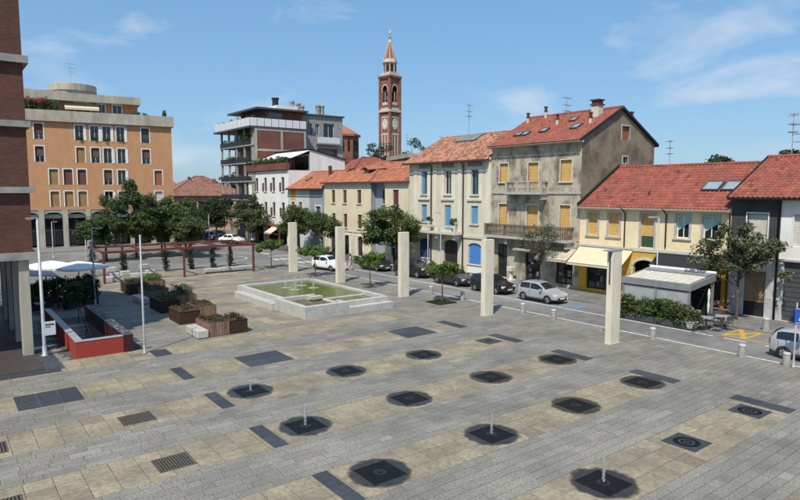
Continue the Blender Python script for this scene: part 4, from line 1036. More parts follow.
# ------------------------------------------------------------------ balcony block
h = street_house('balcony_block', 'six storey block with loggias, brick side panels and a white railed roof terrace', 'apartment block', 109.2)
Wd = 14.4; H = 18.6
b = B(); b.box(.3, Wd - .02, 2.4, 9.4, 0, H); b.build('wall', M_conc, h)
for k, z in enumerate((3.6, 6.9, 10.0, 13.1, 16.0)):
    B().box(-.1, Wd, -.25, 2.4, z - .22, z).build('balcony_slab', M_conc, h)
    o = B().box(0, Wd - 1.3, -.24, -.14, z, z + .8).build('balcony_parapet', M_black, h)
    for s in (1.2, 4.6, 8.0, 11.2): window(h, s, s + 1.7, z + .05, z + 2.3, T=lambda s_, d, z_: (s_, d + 2.18, z_), nm='window', style='blind' if (k + int(s)) % 3 == 0 else 'glass', blind=M_brownwood, drop=.5)
for s in (0, 3.4, 6.8, 10.2, Wd - .45): B().box(s, s + .3, -.12, .18, 0, H).build('pillar', M_beigeconc, h)
B().box(Wd - 1.2, Wd - .46, -.1, 2.4, 0, H).build('end_wall', M_conc, h)
B().box(-1.2, Wd + .15, -1.0, 10.2, H, H + .3).build('roof_slab', M_darksteel, h)
# side: concrete frame with brick panels
for y0, y1 in ((.0, .42), (4.7, 5.1), (9.1, 9.5)): B().box(Wd - .02, Wd + .12, y0, y1, 0, H).build('frame_post', M_beigeconc, h)
for z in (3.4, 8.6, 14.9, H - .35): B().box(Wd - .02, Wd + .1, 0.42, 9.1, z, z + .35).build('frame_beam', M_beigeconc, h)
for y0, y1 in ((.42, 4.7), (5.1, 9.1)):
    for z0, z1 in ((3.75, 8.6), (8.95, 14.9), (15.25, H - .35)): B().box(Wd - .02, Wd + .06, y0, y1, z0, z1).build('brick_panel', M_brick2, h)
# terrace railing of white panels
def rail_panels(root, P, Q, z0, z1, n, mat):
    P, Q = Vector(P), Vector(Q)
    for i in range(n):
        a, c = P.lerp(Q, (i + .04) / n), P.lerp(Q, (i + .96) / n)
        B().bar((a.x, a.y, (z0 + z1) / 2), (c.x, c.y, (z0 + z1) / 2), .05, z1 - z0).build('railing_panel', mat, root)
M_panelw = mk('white_railing_panel', (0.66, 0.68, 0.69), None, rough=0.4)
rail_panels(h, (-.9, -.8, 0), (Wd + .05, -.8, 0), H + .35, H + 1.65, 9, M_panelw); rail_panels(h, (Wd + .05, -.8, 0), (Wd + .05, 9.6, 0), H + .35, H + 1.65, 8, M_panelw)
ph = B().box(3, Wd - 1.2, 2.6, 9.6, H + .3, H + 3.2).build('penthouse', M_brick2, h)
B().box(Wd - 1.22, Wd - 1.15, 3.2, 5.6, H + 1.2, H + 2.8).build('penthouse_window', M_glassb, ph)
B().box(1.6, Wd - .2, .6, 10.2, H + 3.2, H + 3.5).build('penthouse_roof', M_darksteel, ph)
B().box(8, 12.5, 5, 9, H + 3.5, H + 4.3).build('lift_housing', M_white, ph)
for s, y, z1, r, m in ((9.0, 6.5, 6.0, .55, M_black), (11.5, 8.5, 5.3, .35, M_conc), (13.4, 9.4, 4.4, .35, M_conc)): B().lathe([(r, 0), (r, z1 - 3.5 - .3), (r * 1.25, z1 - 3.5 - .25), (r * 1.25, z1 - 3.5)], 10, (s, y, H + 3.5)).build('chimney', m, ph)
obj('terrace_plants', shrub_mesh('terrace_plants', 8, [(0, Wd - .4, -.4, .6, H + .6, H + 2.0), (Wd - 1, Wd - .4, .5, 5, H + .6, H + 1.9)], 100, 40, .2, .4), M_leaf_mid, h)
obj('balcony_plants', shrub_mesh('balcony_plants', 9, [(.2, 12, -.2, .3, 16.6, 17.3), (2, 9, -.2, .3, 13.4, 14.2), (10, 13, -.3, .3, 16.8, 17.6)], 70, 40, .2, .35), M_leaf_dark, h)
# grey tower block behind it
h = thing('grey_block', 'stone clad grey flats with a railed balcony behind the brick panelled block', 'apartment block', (52.2, 96.5, 0), 0)
O = [(1.2, 2.0, 18.2, 20.2), (2.6, 3.4, 18.2, 20.2), (4.3, 6.5, 17.9, 20.4), (2.9, 7.2, 12.6, 15.9)]
b = B(); wall(b, 0, 8.3, 0, 21.6, O, depth=1.0); shell(b, 8.3, 12, 21.6); b.build('wall', mk('grey_stone_cladding', (0.36, 0.355, 0.34), (0.19, 0.19, 0.185), scale=3.5, rough=0.85, bump=.4), h)
for t in O[:3]: window(h, *t, dp=.25)
B().box(2.9, 7.2, .98, 1.02, 12.6, 15.9).build('loggia_wall', M_conc, h)
B().box(2.7, 7.4, -.6, .9, 16.6, 16.8).build('balcony_slab', M_conc, h); rail_panels(h, (2.7, -.55, 0), (7.4, -.55, 0), 16.85, 17.9, 9, M_panelw)
B().box(2.7, 7.4, -.5, .9, 12.4, 12.6).build('balcony_slab', M_conc, h); rail_panels(h, (2.7, -.45, 0), (7.4, -.45, 0), 12.65, 13.6, 9, M_darksteel)
B().box(-.2, 8.6, -.3, 12.2, 21.6, 21.85).build('roof_slab', M_darksteel, h)
for s in (.6, 4.6, 5.5): B().lathe([(.38, 0), (.38, 1.7), (.48, 1.75), (.48, 2.0)], 10, (s, 2.5, 21.85)).build('chimney', M_conc, h)

# ------------------------------------------------------------------ generic background house
def bg_house(name, label, loc, rotz, w, d, ez, rz, wm, tm, wins=(), hip=True, seed=0, cat='house', over=.5, blind=None):
    h = thing(name, label, cat, loc, rotz)
    b = B(); wall(b, 0, w, 0, ez, list(wins)); shell(b, w, d, ez, None if hip else d / 2, None if hip else rz); b.build('wall', wm, h)
    for t in wins: window(h, *t[:4], style='shutters' if blind else 'glass', blind=blind, sill=M_stonew, sw=.05)
    E = [Vector((-over, -over, ez)), Vector((w + over, -over, ez)), Vector((w + over, d + over, ez)), Vector((-over, d + over, ez))]
    i = min(w, d) / 2 if hip else -over
    if hip and w < d: R0 = Vector((w / 2, i, rz)); R1 = Vector((w / 2, d - i, rz))
    else: R0 = Vector((i, d / 2, rz)); R1 = Vector((w - i, d / 2, rz))
    b = B()
    u = Vector((0, 0, .01))
    if hip and w < d:
        b.poly([E[0], E[1], R0]); b.poly([E[1], E[2], R1, R0]); b.poly([E[2], E[3], R1]); b.poly([E[3], E[0], R0, R1])
    else:
        b.poly([E[0], E[1], R1, R0]); b.poly([E[2], E[3], R0, R1])
        if hip: b.poly([E[1], E[2], R1]); b.poly([E[3], E[0], R0])
    b.prism(E, (0, 0, -.15)) if hip else None
    rf = b.build('roof', M_brownwood, h); kw = dict(tw=.45, tl=.5, hgt=.07, var=.12)
    if hip and w < d:
        tiles(rf, tm, E[0] + u, E[1] + u, R0 + u, R0 + u, seed=seed, **kw); tiles(rf, tm, E[1] + u, E[2] + u, R0 + u, R1 + u, seed=seed + 1, **kw); tiles(rf, tm, E[3] + u, E[0] + u, R1 + u, R0 + u, seed=seed + 2, **kw)
    else:
        tiles(rf, tm, E[0] + u, E[1] + u, R0 + u, R1 + u, seed=seed, **kw); tiles(rf, tm, E[2] + u, E[3] + u, R1 + u, R0 + u, seed=seed + 9, **kw)
        if hip: tiles(rf, tm, E[1] + u, E[2] + u, R1 + u, R1 + u, seed=seed + 1, **kw); tiles(rf, tm, E[3] + u, E[0] + u, R0 + u, R0 + u, seed=seed + 2, **kw)
    ridge_caps(rf, tm, R0 + u * 6, R1 + u * 6, .16, seg=.6)
    if hip:
        for e_, r_ in ((E[0], R0), (E[1], R0 if w < d else R1)): ridge_caps(rf, tm, e_ + u * 4, r_ + u * 4, .14, seg=.6)
    return h, rf
h, rf = bg_house('pink_house', 'pink house with brown hipped roof at the far end of the street', (37.5, 126, 0), R(-6), 16, 14, 7.3, 11.4, M_pinkr, M_tile_br, [(2.2, 3.4, 4.0, 6.2), (6.0, 9.0, 3.4, 6.2), (2, 3.2, .4, 2.6), (6, 8, .2, 2.6)], seed=70)
B().box(5.4, 9.6, -1.1, 0, 3.1, 3.3).build('balcony_slab', M_stonew, h); B().box(5.4, 9.6, -1.1, -1.02, 3.3, 4.2).build('balcony_rail', M_darksteel, h)
chimney(rf, 10.5, 4.5, 9.0, 10.9, .7, M_tile_br, cap=False); chimney(rf, 5.5, 5.5, 9.2, 10.8, .4, M_stonew)
bg_house('orange_roof_house', 'house with bright orange roof seen past the edge of the orange block', (33.0, 140, 0), R(-12), 13, 10, 8.0, 11.4, M_pinkr, M_tile_or, seed=80)
bg_house('red_roof_house', 'low red roofed house below the octagonal brick drum', (60, 92, 0), 0, 13, 10, 12.2, 14.6, M_stonew, M_tile_new, seed=84)
bg_house('white_gable_house', 'small white gabled house behind the roof of the cream house', (56.5, 70, 0), R(-90), 12, 6.5, 10.8, 12.7, M_white, M_tile_or, hip=False, seed=86)
bg_house('beige_gable_house', 'beige gabled house with orange roof behind the cream house dormer', (57.5, 86, 0), R(-90), 12, 6, 11.2, 12.9, M_pale2, M_tile_or, hip=False, seed=88)
# flat roofed brick building under the tower
h = thing('flat_roof_building', 'low orange brick building with a pale flat roof slab before the bell tower', 'building', (80, 101, 0), R(-20))
B().box(0, 26, 0, 14, 0, 15.2).build('wall', mk_brick('orange_brick', (0.40, 0.14, 0.06), (0.33, 0.11, 0.05), (0.3, 0.18, 0.12)), h)
B().box(-1, 27, -1.4, 15, 15.2, 16.1).build('roof_slab', M_beigeconc, h); B().box(15, 21, 3, 9, 16.1, 18.2).build('roof_cabin', M_stonew, h); B().box(10.5, 14.9, 4, 8, 16.1, 17.8).build('stair_head', M_brick2, h)
for s in (3, 8, 13, 19): B().box(s, s + 3, -.06, 0, 12.4, 14.4).build('window', M_glass, h)
# octagonal brick drum of the church
h = thing('church_drum', 'octagonal brick drum with red cone roof behind the grey flats', 'church', (81.6, 132, -.9), 0.2)
B().lathe([(5.0, 0), (5.0, 22.6)], 8).build('wall', M_towerbrick, h); B().lathe([(5.5, 22.6), (5.5, 23.1), (.3, 26)], 8).build('roof', M_tile_or, h)
for i in range(8):
    a = R(22.5 + 45 * i + 22.5)
    c, s_ = math.cos(a), math.sin(a)
    for o_ in (-.9, .9): B().box(-.45, .45, -.05, .05, 19.0, 21.6).xf(lambda x, y, z: (c * 4.66 - s_ * (x + o_) + c * y, s_ * 4.66 + c * (x + o_) + s_ * y, z)).build('arched_window', M_dark, h)

# ------------------------------------------------------------------ bell tower
h = thing('bell_tower', 'tall brick bell tower with clock, arched belfry and spire with gilded statue', 'tower', (127.2, 172.1, 0), R(8)); h.scale = (.71, .71, 1)
M_tstone = mk('tower_stone', (0.56, 0.51, 0.44), (0.42, 0.38, 0.32), scale=2, rough=0.8); M_gold = mk('gilded_bronze', (0.6, 0.45, 0.18), None, rough=.4, metal=.6)
q = 3.35
def sq(z0, z1, r, nm, mat, par=h): return B().box(-r, r, -r, r, z0, z1).build(nm, mat, par)
sq(0, 35.2, q, 'shaft', M_towerbrick)
for x in (-1, 1):
    for y in (-1, 1): B().box(x * q - .55, x * q + .55, y * q - .55, y * q + .55, 0, 46.5).build('corner_pier', M_towerbrick, h)
FACES = [lambda s, d, z: (s, -q + d, z), lambda s, d, z: (-q + d, -s, z), lambda s, d, z: (s, q - d, z), lambda s, d, z: (q - d, s, z)]
for T in FACES:
    b = B(); tb(b, -2.3, -1.6, -.06, .05, 10, 27.5, T); tb(b, -.35, .35, -.06, .05, 10, 27.5, T); tb(b, 1.6, 2.3, -.06, .05, 10, 27.5, T); tb(b, -2.6, 2.6, -.1, .05, 27.5, 28.1, T); b.build('pilaster_strips', M_tstone, h)
    b = B(); pts = [(1.45 * math.cos(2 * math.pi * i / 24), 31.2 + 1.45 * math.sin(2 * math.pi * i / 24)) for i in range(24)]
    b.prism([T(s, -.12, z) for s, z in pts], Vector(T(0, .05, 0)) - Vector(T(0, -.12, 0))); o = b.build('clock_face', mk('clock_white', (0.68, 0.66, 0.6), None, rough=.5), h)
    b = B(); tb(b, -.07, .07, -.18, -.13, 31.2, 32.4, T); tb(b, 0, .8, -.18, -.13, 31.13, 31.27, T)
    for i in range(12):
        a = 2 * math.pi * i / 12; s, z = 1.2 * math.sin(a), 31.2 + 1.2 * math.cos(a); tb(b, s - .07, s + .07, -.16, -.125, z - .1, z + .1, T)
    b.build('clock_hands', M_black, o)
    b = B(); 
    for i in range(24):
        a0, a1 = 2 * math.pi * i / 24, 2 * math.pi * (i + 1) / 24
        b.poly([T(1.5 * math.cos(a0), -.1, 31.2 + 1.5 * math.sin(a0)), T(1.9 * math.cos(a0), -.1, 31.2 + 1.9 * math.sin(a0)), T(1.9 * math.cos(a1), -.1, 31.2 + 1.9 * math.sin(a1)), T(1.5 * math.cos(a1), -.1, 31.2 + 1.5 * math.sin(a1))])
    tb(b, -2.4, 2.4, -.1, .05, 33.3, 33.7, T); tb(b, -2.4, -2.1, -.08, .05, 28.6, 33.3, T); tb(b, 2.1, 2.4, -.08, .05, 28.6, 33.3, T); b.build('clock_surround', M_tstone, h)
    b = B(); wall(b, -q, q, 36.6, 46.4, [(-1.75, 1.75, 37.6, 44.2, 1.75)], T, depth=.9); b.build('belfry_wall', M_towerbrick, h)
    b = B(); ap = arcpts(-2.15, 2.15, 44.6, 2.15, 14); ip = arcpts(-1.75, 1.75, 44.2, 1.75, 14)
    for (p, r_), (p2, r2), (i1, j1), (i2, j2) in zip(ap, ap[1:], ip, ip[1:]): b.poly([T(p, -.1, r_), T(p2, -.1, r2), T(i2, -.1, j2), T(i1, -.1, j1)])
    tb(b, -2.15, -1.75, -.1, .05, 41.9, 42.5, T); tb(b, 1.75, 2.15, -.1, .05, 41.9, 42.5, T); tb(b, -1.7, 1.7, -.05, .15, 37.6, 38.5, T); b.build('arch_trim', M_tstone, h)
    b = B(); tb(b, -.12, .12, .1, .35, 38.5, 42.0, T); b.build('belfry_column', M_tstone, h)
B().box(-2.2, 2.2, -2.2, 2.2, 36.8, 46).build('belfry_core', M_dark, h)
B().lathe([(.9, 0), (.85, .3), (.6, .8), (.4, 1.3), (.1, 1.5)], 10, (-2.6, -.9, 39.2)).build('bell', M_darksteel, h)
sq(35.2, 36.0, q + .75, 'cornice', M_tstone); sq(36.0, 36.6, q + .3, 'cornice', M_tstone); sq(46.4, 47.0, q + .55, 'cornice', M_towerbrick); sq(47.0, 47.7, q + .85, 'cornice', M_towerbrick); sq(47.7, 49.2, q - .1, 'parapet', M_tstone)
B().lathe([(2.9, 49.2), (2.9, 53.2)], 8).build('drum', M_towerbrick, h)
for i in range(8):
    a = R(45 * i); B().lathe([(.28, 0), (.22, .3), (.22, 3), (.3, 3.4)], 8, (3.0 * math.cos(a), 3.0 * math.sin(a), 49.4)).build('drum_column', M_tstone, h)
    a = R(45 * i + 22.5); B().box(-.6, .6, -.06, .06, 49.9, 52.4).xf(lambda x, y, z: (2.74 * math.cos(a) - math.sin(a) * x + math.cos(a) * y, 2.74 * math.sin(a) + math.cos(a) * x + math.sin(a) * y, z)).build('drum_window', M_dark, h)
B().lathe([(3.2, 53.0), (3.75, 53.6), (3.75, 54.1), (3.3, 54.3), (3.3, 55.0), (3.05, 55.2)], 8).build('drum_cornice', M_tstone, h)
B().lathe([(3.05, 55.2), (.75, 62.6)], 8).build('spire', M_towerbrick, h)
for i in range(8):
    a = R(45 * i); B().tube([(3.1 * math.cos(a), 3.1 * math.sin(a), 55.2), (.75 * math.cos(a), .75 * math.sin(a), 62.7)], [.22, .14], 6).build('spire_rib', M_tstone, h)
B().lathe([(.95, 62.5), (1.0, 63), (.6, 63.5), (.55, 64.3), (.8, 64.6)], 8).build('lantern', M_tstone, h)
B().lathe([(.55, 0), (.6, .7), (.35, 1.6), (.5, 2.2), (.45, 2.6), (.18, 2.85), (.26, 3.1), (.22, 3.4), (.05, 3.5)], 10, (0, 0, 64.6)).tube([(.4, 0, 67.0), (.85, 0, 67.7), (.9, 0, 68.4)], .12, 6).tube([(-.4, 0, 67.0), (-.7, 0, 66.2)], .12, 6).build('statue', M_gold, h, smooth=True)

for o in list(bpy.data.objects):      # upper stages kept in proportion to the shaft
    if o.type == 'MESH' and (o.parent == h):
        for v in o.data.vertices:
            if v.co.z > 46.4: v.co.z = 46.4 + (v.co.z - 46.4) * 0.76
# ------------------------------------------------------------------ orange apartment building
h = thing('orange_building', 'orange apartment building with white framed windows over a dark arcade', 'apartment block', (11.7, 100.8, 0), R(-8))
x0, x1 = -16.0, 18.65
O = []; st = {}
def ow(s, z, kind):
    t = (s, s + 1.12, z, z + 2.25, .22); O.append(t); st[t] = kind
for s, k in ((.22, 'd'), (5.34, 'g'), (7.33, 'g'), (8.95, 'g'), (10.82, 'g'), (14.28, 'k')): ow(s, 15.6, k)
for s, k in ((.2, 'h'), (5.38, 'y'), (7.33, 'h'), (8.98, 'g'), (10.87, 'g'), (14.3, 'h')): ow(s, 12.4, k)
for s, k in ((1.8, 'y'), (3.62, 'r'), (5.42, 'r'), (8.9, 'h'), (10.78, 'g'), (15.95, 'o')): ow(s, 9.2, k)
for s, k in ((1.82, 'y'), (3.62, 'y'), (5.38, 'y'), (8.9, 'g'), (10.78, 'g'), (15.92, 'c')): ow(s, 6.0, k)
for z in (15.6, 12.4, 9.2, 6.0):
    for s in (-14, -12, -9, -6, -3.4): ow(s, z, rnd.choice('ygr'))
b = B(); wall(b, x0, x1, 5.55, 18.2, O, depth=.28)
b.poly([(x0, 0, 5.55), (x0, 14, 5.55), (x0, 14, 18.2), (x0, 0, 18.2)]); b.poly([(x1, 0, 0), (x1, 14, 0), (x1, 14, 18.2), (x1, 0, 18.2)]); b.poly([(x0, 14, 0), (x1, 14, 0), (x1, 14, 18.2), (x0, 14, 18.2)]); b.poly([(x0, 0, 5.55), (x1, 0, 5.55), (x1, 14, 5.55), (x0, 14, 5.55)])
b.build('wall', M_orange, h)
BL = dict(y=M_blind3, r=M_blind4, o=M_blind5, c=M_stonew, d=M_blind4, h=M_blind2, k=M_darksteel)
for t in O:
    k = st[t]; w = window(h, *t[:4], style='glass' if k == 'g' else 'blind', blind=BL.get(k), drop=.62 if k in 'dh' else 1.0, surround=M_whiteframe, sw=.14, dp=.24, rail=(k in 'gdhk'))
    if k == 'g' and t[2] > 15 and t[0] > 5: obj('window_box_plants', shrub_mesh('window_box_plants', int(t[0] * 10), [(t[0] + .1, t[1] - .1, -.2, 0, t[2] + .2, t[2] + .6)], 6, 25, .14, .25), M_leaf_mid, w)
    if k == 'g':
        ridged(B(), t[1] - .04, t[1] + .34, t[2] + .05, t[3] - .1, -.05, pitch=.1, dep=.01).build('shutter', M_whiteframe, w)
B().box(x0 - .2, x1 + .35, -.45, 14.3, 18.2, 19.75).build('parapet', M_beigeconc, h)
B().box(x0, x1 - 4.5, 2.2, 13, 19.75, 21.4).build('attic_wall', M_orange, h); B().box(x0 - .3, x1 - 4.2, .9, 13.5, 21.4, 22.5).build('attic_parapet', M_beigeconc, h)
for a, c in ((-1.6, -.3), (8.6, 9.6), (10.6, 11.9), (2.2, 3.4), (5.6, 7.6)): window(h, a, c, 19.8, 21.3, T=lambda s, d, z: (s, d + 2.0, z), surround=M_whiteframe, sw=.1, dp=.12)
B().lathe([(3.0, 0), (3.0, .9), (3.25, .92), (3.25, 1.9), (3.1, 2.0)], 24, (5.6, 7.0, 22.5)).build('stair_drum', M_beigeconc, h); B().box(-1, 4.6, 3, 9, 22.5, 23.0).build('roof_deck', M_beigeconc, h)
awning(h, 4.2, 8.7, 21.2, 20.35, 1.7, M_awning, scallop=.25, y0=2.1)
obj('terrace_plants', shrub_mesh('terrace_plants', 12, [(-1.5, 3.4, .1, .9, 19.9, 21.0)], 60, 50, .2, .4), M_leaf_mid, h); obj('pink_oleander', shrub_mesh('pink_oleander', 13, [(-.4, 2.0, .0, .6, 20.9, 21.5)], 16, 50, .16, .35), M_leaf_pink, h); obj('corner_plants', shrub_mesh('corner_plants', 14, [(12.5, 15.5, .1, .8, 19.8, 20.2), (17.6, 17.9, .1, .3, 19.8, 20.9)], 26, 40, .18, .25), M_leaf_dark, h)
# arcade
for i in range(12):
    s = x0 + 1.55 + i * 3.0
    if s > x1: break
    B().box(s - .35, s + .35, -.02, .7, 0.1, 5.55).build('arcade_pillar', M_beigeconc, h)
    if s + 3 < x1 + 1:
        b = B(); ap = arcpts(s + .35, s + 2.65, 5.2, .45, 10)
        for (p, z), (p2, z2) in zip(ap, ap[1:]): b.add([(p, .05, z), (p2, .05, z2), (p2, .05, 5.56), (p, .05, 5.56), (p, .5, z), (p2, .5, z2)], [(0, 1, 2, 3), (0, 4, 5, 1)])
        b.build('arcade_arch', M_conc, h)
        o = B().box(s + .35, s + 2.65, 3.1, 3.2, .1, 4.2).build('shop_front', M_glass, h)
        ridged(B(), s + .4, s + 2.6, 4.35, 4.9, .9, pitch=.14, dep=.03).build('shop_blind', M_whitegrey, o)
        B().box(s + .35, s + 2.65, 3.02, 3.1, 2.4, 2.5).box(s + 1.46, s + 1.54, 3.03, 3.1, .1, 4.2).build('shop_frame', M_galv, o)
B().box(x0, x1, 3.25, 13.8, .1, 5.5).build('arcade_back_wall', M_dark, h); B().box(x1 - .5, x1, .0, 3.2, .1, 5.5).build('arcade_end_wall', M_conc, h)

# ------------------------------------------------------------------ brick building with portico
h = thing('brick_building', 'dark red brick building with grey ledges on a tall concrete portico', 'building', (3.85, 35.4, 0), 0)
HB = 17.95
b = B(); b.box(-22, 0, 0, 10.0, 4.9, HB); b.build('wall', M_brick, h); B().box(-22, -.02, 10.0, 13.5, 4.9, 6.4).build('rear_wing', M_brick, h)
for z0, z1, p in ((4.88, 5.25, .18), (8.2, 8.5, .24), (11.42, 11.72, .2), (14.5, 14.85, .24)): B().box(-22.2, p, -p, (13.5 if z0 < 5 else 10) + p, z0, z1).build('ledge', M_conc, h)
B().box(-22, -.02, .02, 13.48, 4.86, 4.879).build('portico_ceiling', M_conc, h)
for y in (0.05, 3.6, 7.2, 10.8):
    B().bbox(-.66, -.2, y, y + .6, 0, 4.86, .02).build('portico_column', M_beigeconc, h)
for x in (-5, -9.6, -14.2): B().bbox(x - .46, x, .05, .65, 0, 4.86, .02).build('portico_column', M_beigeconc, h)
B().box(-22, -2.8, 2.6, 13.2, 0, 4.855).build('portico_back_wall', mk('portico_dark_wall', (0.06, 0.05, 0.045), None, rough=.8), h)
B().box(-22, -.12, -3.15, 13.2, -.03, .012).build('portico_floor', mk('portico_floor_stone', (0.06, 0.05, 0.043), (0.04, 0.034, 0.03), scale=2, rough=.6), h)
# ------------------------------------------------------------------ basin fountain
h = thing('basin_fountain', 'stone basin fountain with green water, four jets and a small lower pool', 'fountain', (18.4, 34.3, 0))
def blk(x0, x1, y0, y1, z0, z1, nm='basin_wall', mat=None, par=h): return B().bbox(x0, x1, y0, y1, z0, z1, .015).build(nm, mat or M_stone_lt, par)
# outer walls (upper basin 0.8 high), stepped seats
blk(.25, 3.62, .25, .62, 0, .82); blk(.25, .62, .62, 4.55, 0, .82); blk(3.3, 3.62, .62, 1.45, 0, .8); blk(.62, 3.3, 4.2, 4.55, 0, .82)
blk(.62, .98, 4.56, 11.7, 0, .8); blk(.0, .6, 4.57, 11.2, 0, .45, 'seat_step')
blk(3.64, 7.3, .75, 1.1, 0, .74); blk(3.64, 7.4, .2, .74, 0, .42, 'seat_step'); blk(7.0, 7.35, 1.12, 12.1, 0, .78); blk(.62, 7.35, 11.75, 12.1, 0, .78)
blk(2.55, 3.4, 3.3, 3.75, .62, .84, 'spout'); blk(2.55, 2.75, 3.76, 4.18, .3, .83, 'spout'); blk(3.3, 3.6, 1.47, 3.25, 0, .62); blk(3.42, 6.99, 3.3, 3.6, 0, .6, 'inner_wall')
B().box(.63, 3.29, .63, 4.19, .02, .55).build('small_pool_water', M_pool2, h)
B().box(.99, 6.98, 4.56, 11.74, .02, .62).build('pool_water', M_pool, h); B().box(3.63, 6.98, 1.12, 3.29, .02, .5).build('side_pool_water', M_pool, h); B().box(3.31, 6.98, 3.61, 4.55, .02, .615).build('pool_edge_water', M_pool, h)
def water_jet(par, x, y, z, ht, seed, w=.05):
    rs = random.Random(seed); b = B()
    n = 9; pts = [(x + rs.uniform(-.012, .012), y + rs.uniform(-.012, .012), z + ht * i / n) for i in range(n + 1)]
    b.tube(pts, [w * .6 * (.55 + .5 * math.sin(math.pi * (i / n) ** .8)) * rs.uniform(.75, 1.2) + .004 for i in range(n + 1)], 7)
    for i in range(240):
        t = rs.random() ** .8; r = w * (.8 + 1.8 * (1 - t)) * rs.random() ** .5; a = rs.uniform(0, 6.28); s = rs.uniform(.005, .017); px, py, pz = x + r * math.cos(a), y + r * math.sin(a), z + ht * t * 1.03
        b.add([(px - s, py, pz), (px, py - s, pz), (px + s, py, pz), (px, py + s, pz), (px, py, pz - s * 1.6), (px, py, pz + s * 1.6)], [(0, 1, 5), (1, 2, 5), (2, 3, 5), (3, 0, 5), (1, 0, 4), (2, 1, 4), (3, 2, 4), (0, 3, 4)])
    return b.build('water_jet', M_foam, par, smooth=True)
for i, (x, y) in enumerate(((3.55, 9.4), (3.7, 8.1), (5.15, 9.7), (5.3, 8.05))):
    j = water_jet(h, x, y, .62, 1.0 if i < 2 else .9, i, .06)
    b = B(); n = 20; rr = [(.32 * rnd.uniform(.8, 1.2), .75 * rnd.uniform(.8, 1.15)) for _ in range(n)]
    b.poly([(x + .6 * rr[k][1] * math.cos(2 * math.pi * k / n), y + .6 * rr[k][1] * math.sin(2 * math.pi * k / n), .626) for k in range(n)]); b.build('foam_ring', M_foam2, j)

# ------------------------------------------------------------------ ground jets in the paving
M_wetsoft = mk('soaked_stone_film', (0.045, 0.042, 0.035), (0.022, 0.021, 0.019), scale=3, rough=0.32, spec=0.4, coord='obj')
def soften(m, rs_noise=0.34):
    n, l = m.node_tree.nodes, m.node_tree.links
    tcx = n.new('ShaderNodeTexCoord'); ln = n.new('ShaderNodeVectorMath'); ln.operation = 'LENGTH'; l.new(tcx.outputs['Object'], ln.inputs[0])
    oi = n.new('ShaderNodeObjectInfo'); ad = n.new('ShaderNodeVectorMath'); ad.operation = 'ADD'; l.new(tcx.outputs['Object'], ad.inputs[0]); l.new(oi.outputs['Location'], ad.inputs[1])
    nz = n.new('ShaderNodeTexNoise'); nz.inputs['Scale'].default_value = 3.6; nz.inputs['Detail'].default_value = 6; l.new(ad.outputs[0], nz.inputs['Vector'])
    mm = n.new('ShaderNodeMath'); mm.operation = 'MULTIPLY_ADD'; mm.inputs[1].default_value = rs_noise; l.new(nz.outputs['Fac'], mm.inputs[0]); l.new(ln.outputs['Value'], mm.inputs[2])
    mr = n.new('ShaderNodeMapRange'); mr.inputs['From Min'].default_value = 1.0; mr.inputs['From Max'].default_value = 1.16; mr.inputs['To Min'].default_value = 0.92; mr.inputs['To Max'].default_value = 0.0
    l.new(mm.outputs[0], mr.inputs['Value']); l.new(mr.outputs[0], n['Principled BSDF'].inputs['Alpha'])
soften(M_wetsoft)
GX = (10.05, 14.75, 19.4, 24.1); GY = (9.72, 14.12, 18.68, 23.4)
ACT = {(0, 3): .62, (0, 2): .75, (1, 1): .7, (1, 0): .72}
STATE = {(0, 3): 'wet ground fountain plate with a short jet, in the band beside a long basalt strip', (0, 2): 'wet ground fountain plate with a tall jet beside the basalt strip', (1, 1): 'wet ground fountain plate with a thin jet in the middle of the plaza', (1, 0): 'wet ground fountain plate with a splashing jet in the outermost band'}
